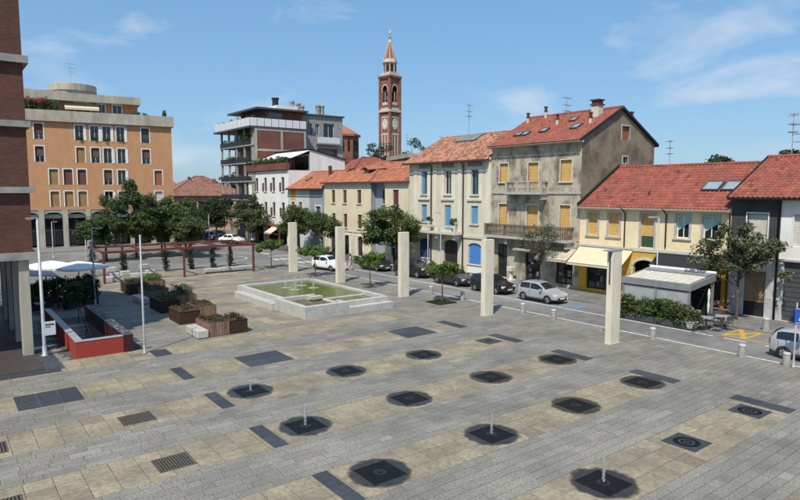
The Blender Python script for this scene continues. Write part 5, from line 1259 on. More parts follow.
def ground_jet(i, j):
    x, y = GX[i], GY[j]
    if (i, j) in ACT: lab = STATE[(i, j)]; grp = 'working ground jets'
    elif (i, j) == (3, 3): lab = 'small dry dark fountain plate with a hole, by the paving edge strip'; grp = None
    elif j == 0: lab = '%s dry fountain plate with a ring mark in the band farthest from the basin' % ('inner' if i == 2 else 'street side'); grp = 'dry ground jet plates'
    else: lab = '%s wet fountain plate from the basalt strips, %s beige band from the basin' % (('first', 'second', 'third', 'last')[i], ('fourth', 'third', 'second', 'first')[j]); grp = 'idle wet ground jet plates'
    t = thing('ground_fountain', lab, 'fountain', (x, y, 0), 0, grp)
    wet = not (j == 0 and i > 1) and (i, j) != (3, 3); rs = random.Random(i * 7 + j)
    if wet:
        b = B(); n = 40; R0 = rs.uniform(1.26, 1.34); ph = [rs.uniform(0, 6.28) for _ in range(5)]
        ring = []
        for k in range(n):
            a = 2 * math.pi * k / n; r = R0 * (1 + .06 * math.sin(2 * a + ph[0]) + .05 * math.sin(3 * a + ph[1]) + .03 * math.sin(7 * a + ph[2]))
            ring.append((r * math.cos(a) * 1.05, r * math.sin(a), .0075))
        b.poly(ring); b.build('wet_patch', M_wetsoft, t)
    s = .575 if (i, j) != (3, 3) else .55
    pl = B().box(-s, s, -s, s, -.012, .0125).build('basalt_plate', M_wetstone if wet else M_basalt, t)
    if wet:
        for a in (-.19, .19): B().box(-s + .004, s - .004, a - .005, a + .005, .012, .0135).build('plate_joint', M_dark, pl)
    b = B(); n = 24
    for k in range(n):
        a0, a1 = 2 * math.pi * k / n, 2 * math.pi * (k + 1) / n
        b.poly([(r * math.cos(a), r * math.sin(a), .0165) for r, a in ((.1, a0), (.19, a0), (.19, a1), (.1, a1))])
    b.build('nozzle_ring', M_black if wet else M_wetstone, pl)
    if not wet and (i, j) != (3, 3):
        b = B(); n = 30
        for k in range(n):
            a0, a1 = 2 * math.pi * k / n, 2 * math.pi * (k + 1) / n; b.poly([(r * math.cos(a), r * math.sin(a), .0145) for r, a in ((.26, a0), (.42, a0), (.42, a1), (.26, a1))])
        b.build('water_stain_ring', M_wetstone, pl)
    B().lathe([(.05, .01), (.05, .03), (.03, .035)], 10).build('nozzle', M_black, pl)
    if (i, j) in ACT: water_jet(t, 0, 0, .02, ACT[(i, j)], 20 + i + j, .022)
for i in range(4):
    for j in range(4):
        if (i, j) != (0, 0): ground_jet(i, j)

# ------------------------------------------------------------------ columns along the street
cl = ['cream concrete slab column with a lamp plate and dark slot at its top', 'cream concrete slab column before the parked black car', 'cream concrete slab column behind the corner of the basin fountain', 'cream concrete slab column before the cream house', 'cream concrete slab column farthest along the row, by the white terrace building']
for k, y in enumerate((18.95, 28.45, 37.6, 47.0, 56.2)):
    t = thing('concrete_column', cl[k], 'column', (29.1, y, 0), 0, 'concrete columns along the plaza edge')
    B().bbox(-.42, .42, -.18, .18, 0, 5.1, .015).build('shaft', M_concrete, t)
    B().box(-.46, .46, -.22, .22, 0, .035).build('foot', M_stone, t)
    if k == 0:
        B().box(-.8, .43, -.2, .2, 5.1, 5.16).build('lamp_plate', M_galv, t); B().box(-.445, -.42, -.05, .03, 3.3, 5.05).build('light_slot', M_darksteel, t)

# ------------------------------------------------------------------ bollards
M_bollard = mk('grey_cast_concrete', (0.36, 0.345, 0.31), (0.24, 0.23, 0.21), scale=5, rough=.85, bump=.2)
bl = ['pale concrete bollard on the plaza edge line opposite the hedge', 'pale concrete bollard nearest the parked silver hatchback', 'pale concrete bollard on the plaza edge opposite the parked silver car', 'pale concrete bollard on the plaza edge opposite the cream awning', 'pale concrete bollard beside the clipped tree on a grass patch', 'pale concrete bollard between the clipped tree and the basin fountain', 'pale concrete bollard at the foot of the blue sign post']
for k, (x, y) in enumerate(((31.75, 18.1), (31.82, 13.35), (31.7, 27.6), (31.6, 24.9), (31.7, 33.6), (31.6, 37.2), (31.85, 11.35))):
    t = thing('bollard', bl[k], 'bollard', (x, y, 0), 0, 'concrete bollards along the plaza edge')
    B().lathe([(.17, 0), (.165, .48), (.15, .52)], 16).build('post', M_bollard, t, smooth=False); B().lathe([(.125, .52), (.125, .56)], 16).lathe([(.17, .56), (.17, .62), (.14, .66), (.0, .67)], 16).build('cap', M_stone_lt, t)
for x, y, l in ((38.75, 15.0, 'squat concrete bollard on the pavement behind the yellow bay'), (38.8, 11.4, 'squat concrete bollard on the pavement past the silver hatchback')):
    t = thing('bollard', l, 'bollard', (x, y, .085), 0, 'bollards on the far pavement'); B().lathe([(.2, 0), (.2, .6), (.16, .64)], 14).build('post', M_bollard, t); B().lathe([(.21, .64), (.21, .72), (.15, .76), (0, .77)], 14).build('cap', M_stone_lt, t)

# ------------------------------------------------------------------ trees
rs0 = np.random.RandomState
clip = [(29.95, 33.95, 'small clipped green tree on a grass patch beside the bollards'), (29.75, 43.2, 'small clipped green tree behind the basin fountain corner'), (29.4, 52.2, 'small clipped green tree in front of the white car'), (28.7, 60.5, 'small clipped green tree past the pergola end')]
for k, (x, y, l) in enumerate(clip):
    tree('clipped_tree', l, (x, y, 0), [(0, 0, 2.45, 1.35, 1.35, .62), (.5, -.3, 2.6, .9, .9, .55), (-.6, .35, 2.4, .9, .9, .5)], 1.75, .055, nclump=70, per=75, leaf=.13, cr=.3, mat=M_leaf_bright, seed=100 + k, group='clipped trees along the plaza edge', limbs=8)
def grass_patch(x0, x1, y0, y1, n, name, label):
    rs = rs0(3); px, py = rs.uniform(x0, x1, n), rs.uniform(y0, y1, n); hh = rs.uniform(.04, .12, n); a = rs.uniform(0, 6.28, n); w = .012
    V = np.stack([np.stack([px - w * np.cos(a), py - w * np.sin(a), 0 * px], 1), np.stack([px + w * np.cos(a), py + w * np.sin(a), 0 * px], 1), np.stack([px + rs.normal(0, .03, n), py + rs.normal(0, .03, n), hh], 1)], 1).reshape(-1, 3)
    o = obj(name, np_mesh(name, V, 3, np.repeat(rs.uniform(.7, 1.2, n)[:, None], 3, 1)), M_grass, kind='stuff'); tag(o, label, 'grass'); del o['kind']; o['kind'] = 'stuff'
    struct(B().box(x0, x1, y0, y1, -.012, .008).build('tree_pit_soil', M_soil))
grass_patch(28.9, 30.6, 33.0, 34.7, 6000, 'grass', 'grass patch round the foot of the small clipped tree')
for x, y in ((29.75, 43.2), (29.4, 52.2), (28.7, 60.5)): struct(B().box(x - .55, x + .55, y - .55, y + .55, -.012, .008).build('tree_pit_soil', M_soil))
tree('street_tree', 'open crowned dusty green street tree before the dark brick house', (40.6, 17.5, .08), [(0, 0, 4.2, 2.1, 2.6, 1.7), (-.3, 1.5, 3.6, 1.6, 1.6, 1.1), (.1, -1.1, 3.9, 1.5, 1.6, 1.2), (0, .3, 5.6, 1.2, 1.4, .9)], 2.1, .085, nclump=140, per=60, leaf=.19, cr=.42, mat=M_leaf_grey, seed=201, limbs=22, shell=.35)
tree('street_tree', 'open crowned dusty green street tree at the garage shutter', (40.4, 11.6, .08), [(0, 0, 4.5, 1.9, 2.2, 1.4), (.1, .9, 3.7, 1.3, 1.4, .9)], 2.4, .085, nclump=80, per=42, leaf=.19, cr=.42, mat=M_leaf_grey, seed=202, limbs=18, shell=.35)
tree('street_tree', 'thin sparse leaved street tree before the grey house balcony', (40.4, 33.3, .08), [(0, 0, 4.3, 1.5, 2.3, 1.5), (0, 1.3, 3.7, 1.1, 1.2, .9), (0, -.9, 4.9, .9, 1.2, .9)], 2.0, .06, nclump=70, per=24, leaf=.15, cr=.42, mat=M_leaf_grey, seed=203, limbs=40, shell=.2)
tree('street_tree', 'dense dark green tree before the cream and blue shuttered houses', (39.6, 53.2, .08), [(0, 0, 4.3, 2.7, 3.5, 2.0), (-.3, 1.9, 3.5, 2.0, 2.1, 1.5), (0, -1.6, 4.3, 1.9, 2.0, 1.4), (0, .4, 5.7, 1.6, 1.8, .9)], 2.0, .14, nclump=256, per=75, leaf=.24, cr=0.66, mat=M_leaf_dark, seed=204, limbs=12)
tree('street_tree', 'dark green tree before the grey cottage', (39.3, 74.0, .08), [(0, 0, 4.3, 2.4, 2.9, 1.8), (-.3, 1.2, 3.4, 1.8, 1.8, 1.3), (0, -.8, 5.2, 1.5, 1.6, .9)], 2.0, .14, nclump=202, per=65, leaf=.26, cr=0.66, mat=M_leaf_dark, seed=205)
tree('street_tree', 'dark green tree before the end of the cream house, touching its neighbour', (39.0, 67.2, .08), [(0, 0, 3.9, 2.0, 2.2, 1.6), (-.2, -.8, 4.4, 1.6, 1.7, 1.2)], 1.8, .12, nclump=162, per=65, leaf=.26, cr=0.60, mat=M_leaf_dark, seed=206)
tree('street_tree', 'dense black green tree before the balcony block', (37.2, 99, 0), [(0, 0, 4.6, 2.9, 2.9, 2.4), (-.8, .6, 3.6, 2.0, 2.0, 1.6), (.5, 0, 6.2, 1.7, 1.7, 1.1)], 1.8, .16, nclump=229, per=60, leaf=.3, cr=0.72, mat=M_leaf_blue, seed=207)
tree('street_tree', 'paler green tree before the white terrace building', (39.6, 91, 0), [(0, 0, 4.7, 2.6, 2.6, 2.2), (.6, -1.2, 3.8, 2.0, 2.0, 1.6), (-.5, .6, 6.1, 1.5, 1.5, 1.0)], 1.9, .15, nclump=216, per=60, leaf=.28, cr=0.66, mat=M_leaf_mid, seed=208)
big = [((19.9, 80.5), [(0, 0, 6.2, 3.2, 3.2, 2.7), (-.4, .3, 8.2, 2.0, 2.0, 1.5), (.6, -.6, 4.4, 2.6, 2.6, 1.7)], 'tallest dark tree in the grove before the orange building', 301),
       ((15.9, 78), [(0, 0, 4.0, 2.6, 2.6, 1.8), (-.6, .2, 4.8, 1.5, 1.5, .9)], 'low dark tree on the arcade side of the grove', 302),
       ((22.6, 79), [(0, 0, 4.6, 3.2, 3.2, 2.4), (.8, .4, 5.9, 2.0, 2.0, 1.3), (-.6, -.6, 4.0, 2.2, 2.2, 1.4)], 'broad dark tree in the middle of the grove behind the pergola', 303),
       ((27.2, 84), [(0, 0, 4.6, 3.0, 3.0, 2.4), (.6, -.4, 5.8, 1.7, 1.7, 1.1)], 'dark tree at the street side of the grove', 304),
       ((25.0, 75.5), [(0, 0, 3.6, 2.3, 2.3, 1.8), (.4, .2, 4.7, 1.3, 1.3, .8)], 'smaller paler tree standing out in front of the grove', 305),
       ((28.6, 104), [(0, 0, 5.2, 2.6, 2.6, 2.2)], 'blackish tree between the grove and the pink house', 306)]
for (x, y), bl_, l, sd in big:
    tree('grove_tree', l, (x, y, 0), bl_, 2.0, .15, nclump=230 if sd in (301, 303) else 170, per=120, leaf=.22, cr=.62, mat={305: M_leaf_mid, 306: M_leaf_blue}.get(sd, M_leaf_dark), seed=sd, group='trees of the grove behind the pergola', limbs=10)
for x, y, hh, r, l, sd in ((62, 158, 13.5, 4, 'round far tree over the brown roofs', 401), (86, 121, 20, 4.5, 'dark far tree between the church drum and the bell tower', 402), (92, 116, 20.5, 4.0, 'dark far tree right before the bell tower base', 403), (70, 33.2, 12.1, 1.2, 'dark tree top over the yellow house ridge', 404), (70, 26.0, 12.6, 1.7, 'dark tree top behind the corner house antennas', 405), (48, 170, 11, 3.5, 'far tree over the orange roof', 406)):
    tree('far_tree', l, (x, y, 0), [(0, 0, hh - r * .8, r, r, r * .8), (r * .5, 0, hh - r * 1.2, r * .8, r * .8, r * .6)], hh - r * 2, .2, nclump=80, per=50, leaf=.4, cr=.8, mat=M_leaf_blue, seed=sd)

# ------------------------------------------------------------------ pergola
h = thing('pergola', 'long red steel pergola with cross beams over the plaza', 'pergola', (11.8, 59.0, 0))
for x in (0, 7.1, 14.2): B().box(x - .09, x + .09, -.09, .09, 0, 2.72).build('post', M_redsteel, h)
B().box(-.2, 14.4, -.1, .1, 2.72, 2.94).build('front_beam', M_redsteel, h); B().box(-.2, 14.4, 5.7, 5.9, 2.72, 2.94).build('back_beam', M_redsteel, h)
for x in (0, 3.55, 7.1, 10.65, 14.2): B().box(x - .08, x + .08, .1, 5.7, 2.74, 2.92).build('cross_beam', M_redsteel, h)
for x in (.15, 2.9, 7.05, 9.6, 11.95, 14.0): B().box(x - .09, x + .09, 5.71, 5.89, 0, 2.72).build('post', M_redsteel, h)
for k, (x, hh) in enumerate(((.15, 3.4), (2.9, 2.3), (7.05, 2.2), (9.6, 2.6), (11.95, 2.5), (14.0, 2.6))):
    rs = rs0(500 + k); n = 42; cen = np.stack([rs.normal(0, .12, n), rs.normal(0, .12, n), rs.uniform(.15, hh, n)], 1); V, C = leaf_cloud(rs, cen, rs.uniform(.15, .32, n), 40, .13)
    t = thing('climbing_plant', ['tall leafy climber at the free end of the pergola', 'leafy climber on a rear pergola post'][0 if k == 0 else 1], 'plant', (11.8 + x, 64.65, 0), 0, 'climbers on the pergola posts')
    obj('foliage', np_mesh('foliage', V, 4, C), M_leaf_blue, t); B().tube([(0, 0, 0), (.03, .02, hh * .5), (0, 0, hh * .9)], [.04, .03, .015], 6).build('stem', M_bark, t)
# benches and blocks
t = thing('stone_bench', 'long low stone bench under the pergola', 'bench', (21.4, 60.2, 0)); B().bbox(0, 4.2, 0, .55, .12, .45, .02).build('seat', M_stone_lt, t); B().box(.2, 4.0, .08, .47, 0, .12).build('plinth', M_conc, t); B().bbox(4.25, 5.2, 0, .55, 0, .47, .02).build('end_block', M_stone_lt, t)
for k, (x, y) in enumerate(((12.4, 60.0), (13.4, 62.6), (14.6, 63.6), (15.0, 61.5), (16.1, 61.2), (16.8, 63.0), (14.2, 67.5), (17.6, 68.2))):
    t = thing('stone_seat_block', 'rough pale stone seat block under the pergola', 'seat', (x, y, 0), rnd.uniform(-.2, .2), 'stone seat blocks by the pergola'); B().bbox(-.4, .4, -.33, .33, .05, .48, .03).build('block', M_stone_lt, t); B().box(-.33, .33, -.26, .26, 0, .05).build('foot', M_conc, t)

# ------------------------------------------------------------------ planters
def planter(x, y, wx, wy, hh, kind, label, seed, plant=1.0, mat=None):
    t = thing('planter_box', label, 'planter', (x, y, 0), 0, 'planters in the row before the pergola')
    if kind == 'wood':
        o = B().box(.03, wx - .03, .03, wy - .03, .04, hh - .03).build('box', M_corten, t)
        n = int(wx / .15)
        for i in range(n):
            a, c = wx * i / n, wx * (i + 1) / n
            B().box(a + .006, c - .006, 0, .03, .03, hh).build('slat', M_wood, o); B().box(a + .006, c - .006, wy - .03, wy, .03, hh).build('slat', M_wood, o)
        n = int(wy / .15)
        for i in range(n):
            a, c = wy * i / n, wy * (i + 1) / n; B().box(0, .029, a + .006, c - .006, .03, hh).build('slat', M_wood, o); B().box(wx - .029, wx, a + .006, c - .006, .03, hh).build('slat', M_wood, o)
    else:
        b = B(); b.box(0, wx, 0, .04, .03, hh).box(0, wx, wy - .04, wy, .03, hh).box(0, .04, .04, wy - .04, .03, hh).box(wx - .04, wx, .04, wy - .04, .03, hh); b.build('box', M_corten, t); B().box(-.02, wx + .02, -.02, wy + .02, hh, hh + .03).build('rim', M_corten, t)
    B().box(.05, wx - .05, .05, wy - .05, .06, hh + .034).build('soil', M_soil, t)
    rs = rs0(seed); n = int(38 * plant); cen = np.stack([rs.uniform(.15, wx - .15, n), rs.uniform(.15, wy - .15, n), hh + rs.uniform(.04, .12 + .35 * max(0, plant - 1), n)], 1); V, C = leaf_cloud(rs, cen, rs.uniform(.1, .22, n), 26, .09)
    obj('plants', np_mesh('plants', V, 4, C), mat or M_leaf_plant, t); return t
M_leaf_plant = leafmat('leaf_brownish', (0.10, 0.085, 0.035))
planter(12.0, 33.6, 1.25, 2.1, .8, 'wood', 'slatted wooden planter at the end of the row, with a stone seat', 601, 1.0)
planter(13.3, 33.6, 1.05, 1.5, .78, 'steel', 'dark steel planter at the end of the row touching a wooden one', 602, 1.2)
planter(11.75, 37.9, 1.3, 2.2, .78, 'steel', 'dark steel planter second along the row', 603, .9); planter(13.1, 38.7, 1.3, 2.0, .85, 'wood', 'slatted wooden planter second along the row', 604, 1.0)
planter(11.85, 42.3, 1.3, 2.6, .8, 'steel', 'dark steel planter third along the row with low plants', 605, 1.1, M_leaf_mid); planter(13.2, 43.0, 1.4, 2.4, .95, 'wood', 'slatted wooden planter third along the row with bushy plants', 606, 2.2, M_leaf_mid)
planter(12.3, 47.2, 1.6, 2.6, .85, 'wood', 'slatted wooden planter fourth along the row beside a stone block', 607, 1.3, M_leaf_mid)
planter(12.0, 51.4, 1.5, 2.6, .8, 'steel', 'dark steel planter at the pergola end of the row', 608, 1.6, M_leaf_mid); planter(13.6, 52.5, 1.6, 2.4, .8, 'wood', 'wooden planter with tall bright green plants at the pergola end', 609, 2.0, M_leaf_bright)
for x, y, w, d, l in ((11.35, 33.5, .62, 2.0, 'pale stone seat block against the wooden planter at the row end'), (11.6, 46.4, .65, 2.3, 'pale stone seat block beside the fourth wooden planter')):
    t = thing('stone_bench', l, 'bench', (x, y, 0)); B().bbox(0, w, 0, d, .06, .46, .02).build('block', M_stone_lt, t); B().box(.06, w - .06, .06, d - .06, 0, .06).build('foot', M_conc, t)

# ------------------------------------------------------------------ stairwell with red parapet
h = thing('stairwell', 'red walled stairwell going down below the plaza', 'stairwell', (5.2, 33.2, 0))
B().box(0, 2.2, 0, .3, -.02, .84).build('front_wall', M_redwall, h); B().box(0, .3, .3, 10.6, -.02, .84).build('side_wall', M_redwall, h)
B().box(2.22, 2.66, -.06, 10.3, -.02, .88).build('side_wall', M_maroon, h)
B().box(-.02, .34, -.02, 10.62, .84, .875).build('cap', M_metalcap, h); B().box(.34, 2.2, -.02, .33, .84, .874).build('cap', M_metalcap, h)
B().box(2.2, 2.68, -.08, 10.32, .88, .9).build('cap', M_basalt, h)
rs = random.Random(4); b = B()
for i in range(60):
    x, y, s = rs.uniform(2.25, 2.6), rs.uniform(0, 10), rs.uniform(.03, .09); b.box(x, x + s, y, y + s * 1.4, .9, .91)
b.build('cap_litter', M_stone, h)
b = B(); b.poly([(.32, .31, -3.2), (2.22, .31, -3.2), (2.22, .31, 0), (.32, .31, 0)]); b.poly([(.32, .3, -3.2), (.32, 9.8, -3.2), (.32, 9.8, 0), (.32, .3, 0)]); b.poly([(2.22, .3, -3.2), (2.22, 9.8, -3.2), (2.22, 9.8, 0), (2.22, .3, 0)]); b.poly([(.32, .3, -3.2), (2.22, .3, -3.2), (2.22, 9.8, -3.2), (.32, 9.8, -3.2)]); b.poly([(.32, 9.8, -3.2), (2.22, 9.8, -3.2), (2.22, 9.8, 0), (.32, 9.8, 0)]); b.build('pit_wall', M_conc, h)
for i in range(16): B().box(.33, 2.2, 9.4 - i * .36 - .36, 9.79 - i * .36, -.17 * (i + 1) - .3, -.17 * (i + 1)).build('step', M_stone, h)
b = B(); b.tube([(1.75, 9.9, .95), (1.75, 8.9, .8), (1.75, 4.0, -1.5)], .03, 8)
for y, z in ((9.6, 0), (7.4, -.95), (5.2, -2.0)): b.tube([(1.75, y, z), (1.75, y, z + .95 - (.12 if y < 9 else 0))], .022, 6)
b.build('handrail', M_black, h)
rs = rs0(9); V, C = leaf_cloud(rs, np.stack([rs.uniform(.5, 2.1, 26), rs.uniform(.5, 1.1, 26), rs.uniform(-.1, .75, 26)], 1), rs.uniform(.15, .3, 26), 24, .1); obj('dry_creeper', np_mesh('dry_creeper', V, 4, C), M_leaf_plant, h)

# ------------------------------------------------------------------ lamp posts
def lamp(label, x, y, hh, arm, r=.06, two=False, z=0, head=True):
    t = thing('lamp_post', label, 'lamp post', (x, y, z), 0)
    B().lathe([(r * 2.2, 0), (r * 2.2, .03), (r * 1.3, .06), (r * 1.3, .5), (r, .55), (r * .75, hh)], 12).build('pole', M_galv, t, smooth=True)
    if head:
        a = Vector(arm); B().bar((0, 0, hh + .02), (a.x, a.y, hh + .02), .12, .06).build('arm', M_galv, t)
        d = a.normalized(); B().bar((a.x * .35, a.y * .35, hh - .03), (a.x * .95, a.y * .95, hh - .03), .1, .03).build('lamp_head', M_whiteframe, t)
    return t
t = lamp('tall grey lamp post at the portico corner carrying a notice board', 4.05, 34.9, 6.95, (-.5, -.05, 0), .085)
o = B().box(.02, .52, -.14, -.1, 1.05, 1.75).build('notice_board', mk('pale_notice', (0.55, 0.60, 0.64), (0.46, 0.5, 0.54), scale=6, rough=.5), t); B().box(.07, .47, -.145, -.14, 1.55, 1.63).box(.07, .3, -.145, -.14, 1.45, 1.5).build('print', M_darksteel, o)
lamp('slim grey post beside the red stairwell', 8.2, 32.35, 6.1, (.1, 0, 0), .055, head=False)
lamp('dark lamp post at the pergola end', 9.0, 48.5, 5.6, (.75, .15, 0), .06); lamp('lamp post in front of the orange arcade', 11.5, 86, 4.5, (.6, 0, 0), .06); lamp('slim lamp post at the grove edge before the arcade', 14.3, 81, 3.8, (.1, 0, 0), .06, head=False)
lamp('tall lamp post rising behind the pavilion roof', 40.0, 22.7, 6.4, (-.15, .7, 0), .06, z=.085); lamp('slim lamp post before the blue shuttered house', 39.0, 44.5, 6.1, (-.1, .7, 0), .05, z=.085)
lamp('slim pole before the dark wooden door', 38.9, 46.3, 4.0, (0, .1, 0), .045, head=False, z=.085); lamp('slim pole before the shabby house doors', 39.0, 37.8, 3.5, (0, .1, 0), .045, head=False, z=.085); lamp('slim pole by the cream house', 38.9, 60, 4.2, (0, .1, 0), .05, head=False, z=.085); lamp('slim pole at the far street corner', 30.5, 84, 5, (.1, 0, 0), .06, head=False)
t = lamp('traffic sign post with a blue sign behind the silver hatchback', 31.85, 11.05, 3.1, (.1, 0, 0), .04, head=False)
TS_ = lambda x, y, z: (x * math.cos(-.6) - y * math.sin(-.6), x * math.sin(-.6) + y * math.cos(-.6), z)
M_signblue = mk('sign_blue', (0.02, 0.09, 0.40), None, rough=.4); o = B().box(-.12, .52, -.06, -.04, 2.1, 2.85).xf(TS_).build('sign_panel', M_signblue, t)
b = B(); b.prism([(.08, -.066, 2.25), (.32, -.066, 2.25), (.2, -.066, 2.68)], (0, .004, 0)); b.box(-.09, .49, -.065, -.062, 2.8, 2.82).box(-.09, .49, -.065, -.062, 2.13, 2.15); b.xf(TS_).build('sign_symbol', M_whiteframe, o)
# drinking fountain / pedestal by the shabby house
t = thing('stone_pedestal', 'white stone pedestal on the pavement before the shabby grey house', 'pedestal', (41.6, 37.7, .085)); B().bbox(-.34, .34, -.34, .34, 0, .2, .02).build('base', M_stonew, t); B().lathe([(.24, .2), (.18, .4), (.17, .8), (.26, .95)], 12).build('shaft', M_stonew, t); B().bbox(-.3, .3, -.3, .3, .95, 1.35, .03).build('bowl', M_stonew, t)
for s, l in ((4.3, 'round topiary in a pot on the pale balcony, by the blue door shutters'), (8.05, 'larger round topiary in a pot at the pale balcony end')):
    t = thing('potted_topiary', l, 'plant', (FX - .7, 53.8 - s, 4.1)); B().lathe([(.16, 0), (.24, .4), (.26, .42), (.2, .44)], 12).build('pot', M_stonew, t); B().tube([(0, 0, .4), (0, 0, .9)], .03, 6).build('stem', M_bark, t)
    rs = rs0(int(s * 10)); V, C = leaf_cloud(rs, crown_points(rs, [(0, 0, 1.15, .4, .4, .35)], 20), [.2] * 20, 45, .1); obj('foliage', np_mesh('foliage', V, 4, C), M_leaf_dark, t)
# ------------------------------------------------------------------ pavilion, hedge, outdoor tables
M_pav = mk('grey_aluminium', (0.25, 0.265, 0.275), (0.2, 0.21, 0.22), scale=2, rough=.5, metal=.2); M_pvc = mk('pale_plastic_sheet', (0.36, 0.37, 0.37), (0.29, 0.3, 0.3), scale=1.5, rough=.25)
h = thing('pavilion', 'grey framed bar pavilion with slatted cream roof behind the hedge', 'pavilion', (36.4, 23.05, 0), R(-90))
L, Dp = 4.6, 3.05
for s in (0, 2.3, L - .12):
    B().box(s, s + .12, 0, .12, 0, 2.2).build('post', M_pav, h); B().box(s, s + .12, Dp - .12, Dp, .085, 2.55).build('post', M_pav, h)
B().box(-.05, L + .05, -.06, .14, 2.2, 2.62).build('front_beam', M_pav, h); B().box(-.05, L + .05, Dp - .1, Dp + .1, 2.55, 2.95).build('back_beam', M_pav, h)
for s in (-.06, L - .08):
    B().prism([(s, .14, 2.22), (s, Dp - .1, 2.55), (s, Dp - .1, 2.93), (s, .14, 2.6)], (.14, 0, 0)).build('side_beam', M_pav, h)
M_pavroof = mk('greyed_cream_fabric', (0.56, 0.525, 0.44), (0.44, 0.41, 0.345), scale=2.5, rough=.85)
n = 9
for i in range(n):   # roof slats, cream fabric folds between dark gaps
    a, c = .15 + (L - .3) * i / n, .15 + (L - .3) * (i + 1) / n
    B().prism([(a, .16, 2.56), (c - .03, .16, 2.56), (c - .03, Dp - .7, 2.83), (a, Dp - .7, 2.83)], (0, 0, .05)).build('roof_fold', M_pavroof, h)
    B().prism([(c - .03, .16, 2.52), (c, .16, 2.52), (c, Dp - .12, 2.8), (c - .03, Dp - .12, 2.8)], (0, 0, .03)).build('roof_rail', M_darksteel, h)
B().prism([(.1, Dp - .7, 2.9), (L - .1, Dp - .7, 2.9), (L - .1, Dp - .1, 2.97), (.1, Dp - .1, 2.97)], (0, 0, .06)).build('fabric_housing', M_pav, h); B().tube([(.2, Dp - .02, 3.08), (L + .1, Dp - .02, 3.08)], .1, 10).build('roller_tube', M_whiteframe, h)
for a, c in ((.13, 2.29), (2.43, L - .13)): B().box(a, c, .04, .07, .9, 2.12).build('clear_sheet', M_pvc, h); B().box(a, c, .02, .1, .1, .88).build('low_panel', M_pav, h)
B().box(0, .1, .2, Dp - .2, .1, 2.2).build('end_panel', M_pvc, h); B().box(.1, L - .2, Dp - .12, Dp - .06, .1, 2.5).build('back_panel', M_dark, h)
B().lathe([(.05, 0), (.08, .5), (.05, .8), (.09, 1.3), (.05, 1.6)], 10, (L - .02, Dp - .6, .5)).build('tied_curtain', M_awnw, h)
hl = ['leafy hedge section in a dark box at the column end of the pavilion', 'leafy hedge section in a dark box by the pavilion middle', 'leafy hedge section in a dark box next to the pavilion corner', 'leafy hedge section in a dark box at the table end']
for k in range(4):
    t = thing('hedge_planter', hl[k], 'hedge', (35.5, 22.75 - k * 1.28, 0), R(-90), 'hedge boxes before the pavilion')
    B().bbox(0, 1.22, 0, .55, .03, .42, .02).build('box', M_darksteel, t); B().box(.04, 1.18, .04, .51, .42, .43).build('soil', M_soil, t)
    obj('foliage', shrub_mesh('foliage', 700 + k, [(.0, .5, .0, .6, .35, 1.2 + .3 * ((k * 7) % 3) / 2), (.35, .85, .0, .6, .35, 1.5 - .2 * (k % 2)), (.75, 1.25, .0, .6, .35, 1.15 + .18 * (k % 3))], 105, 60, .13, .27), M_leaf_mid if k == 3 else M_leaf_dark, t)
t = thing('flower_pot', 'round white pot with leafy plant at the hedge end', 'planter', (35.75, 17.95, 0)); B().lathe([(.2, 0), (.32, .2), (.38, .5), (.4, .55), (.34, .56), (.33, .5)], 18).build('pot', M_white, t, smooth=True); B().lathe([(.33, .49), (.01, .51)], 12).build('soil', M_soil, t); obj('foliage', shrub_mesh('foliage', 710, [(-.25, .25, -.25, .25, .6, 1.0)], 22, 50, .12, .2), M_leaf_mid, t)
def table(label, x, y, z=0, grp=None, top=None):
    t = thing('bistro_table', label, 'table', (x, y, z), rnd.uniform(0, .6), grp); B().bbox(-.36, .36, -.36, .36, .71, .75, .008).build('table_top', top or M_galv, t); B().lathe([(.04, .03), (.035, .71)], 8).build('stem', M_darksteel, t); B().box(-.28, .28, -.04, .04, 0, .03).box(-.04, .04, -.28, -.041, 0, .029).box(-.04, .04, .041, .28, 0, .029).build('foot', M_darksteel, t); return t
def chair(label, x, y, rz, z=0, grp=None, mat=None):
    m = mat or M_darksteel; t = thing('bistro_chair', label, 'chair', (x, y, z), rz, grp)
    B().bbox(-.22, .22, -.22, .22, .43, .47, .008).build('seat', m, t); B().prism([(-.21, .2, .6), (.21, .2, .6), (.21, .27, .88), (-.21, .27, .88)], (0, .025, 0)).build('backrest', m, t)
    for sx in (-.2, .2):
        B().tube([(sx, -.2, 0), (sx, -.19, .43)], .014, 6).build('leg', m, t); B().tube([(sx, .24, 0), (sx, .19, .45), (sx, .27, .9)], .014, 6).build('leg', m, t)
    return t
g1 = 'outdoor bar tables beside the pavilion'; g2 = 'outdoor bar chairs beside the pavilion'
for x, y, l in ((36.6, 17.5, 'metal bistro table next to the white pot'), (37.8, 17.1, 'metal bistro table between the pavilion opening and the street tree'), (38.0, 18.9, 'metal bistro table just inside the pavilion')): table(l, x, y, 0, g1)
for x, y, rz in ((36.05, 17.5, 1.57), (37.15, 17.6, -1.57), (37.4, 16.6, 2.6), (38.3, 17.5, -.5), (37.4, 18.9, 1.57), (36.6, 16.8, 3.14)): chair('dark metal bistro chair drawn up to a bar table beside the pavilion', x, y, rz, 0, g2)
t = thing('wooden_bench', 'pale slatted bench against the ochre wall', 'bench', (40.8, 19.6, .085), R(-90))
for z in (.6, .72, .84): B().box(0, 1.4, .42, .46, z, z + .09).build('back_slat', M_wood, t)
for y in (.02, .16, .3): B().box(0, 1.4, y, y + .11, .42, .46).build('seat_slat', M_wood, t)
for x in (.1, 1.22): B().box(x, x + .08, 0, .44, 0, .42).build('leg', M_darksteel, t)

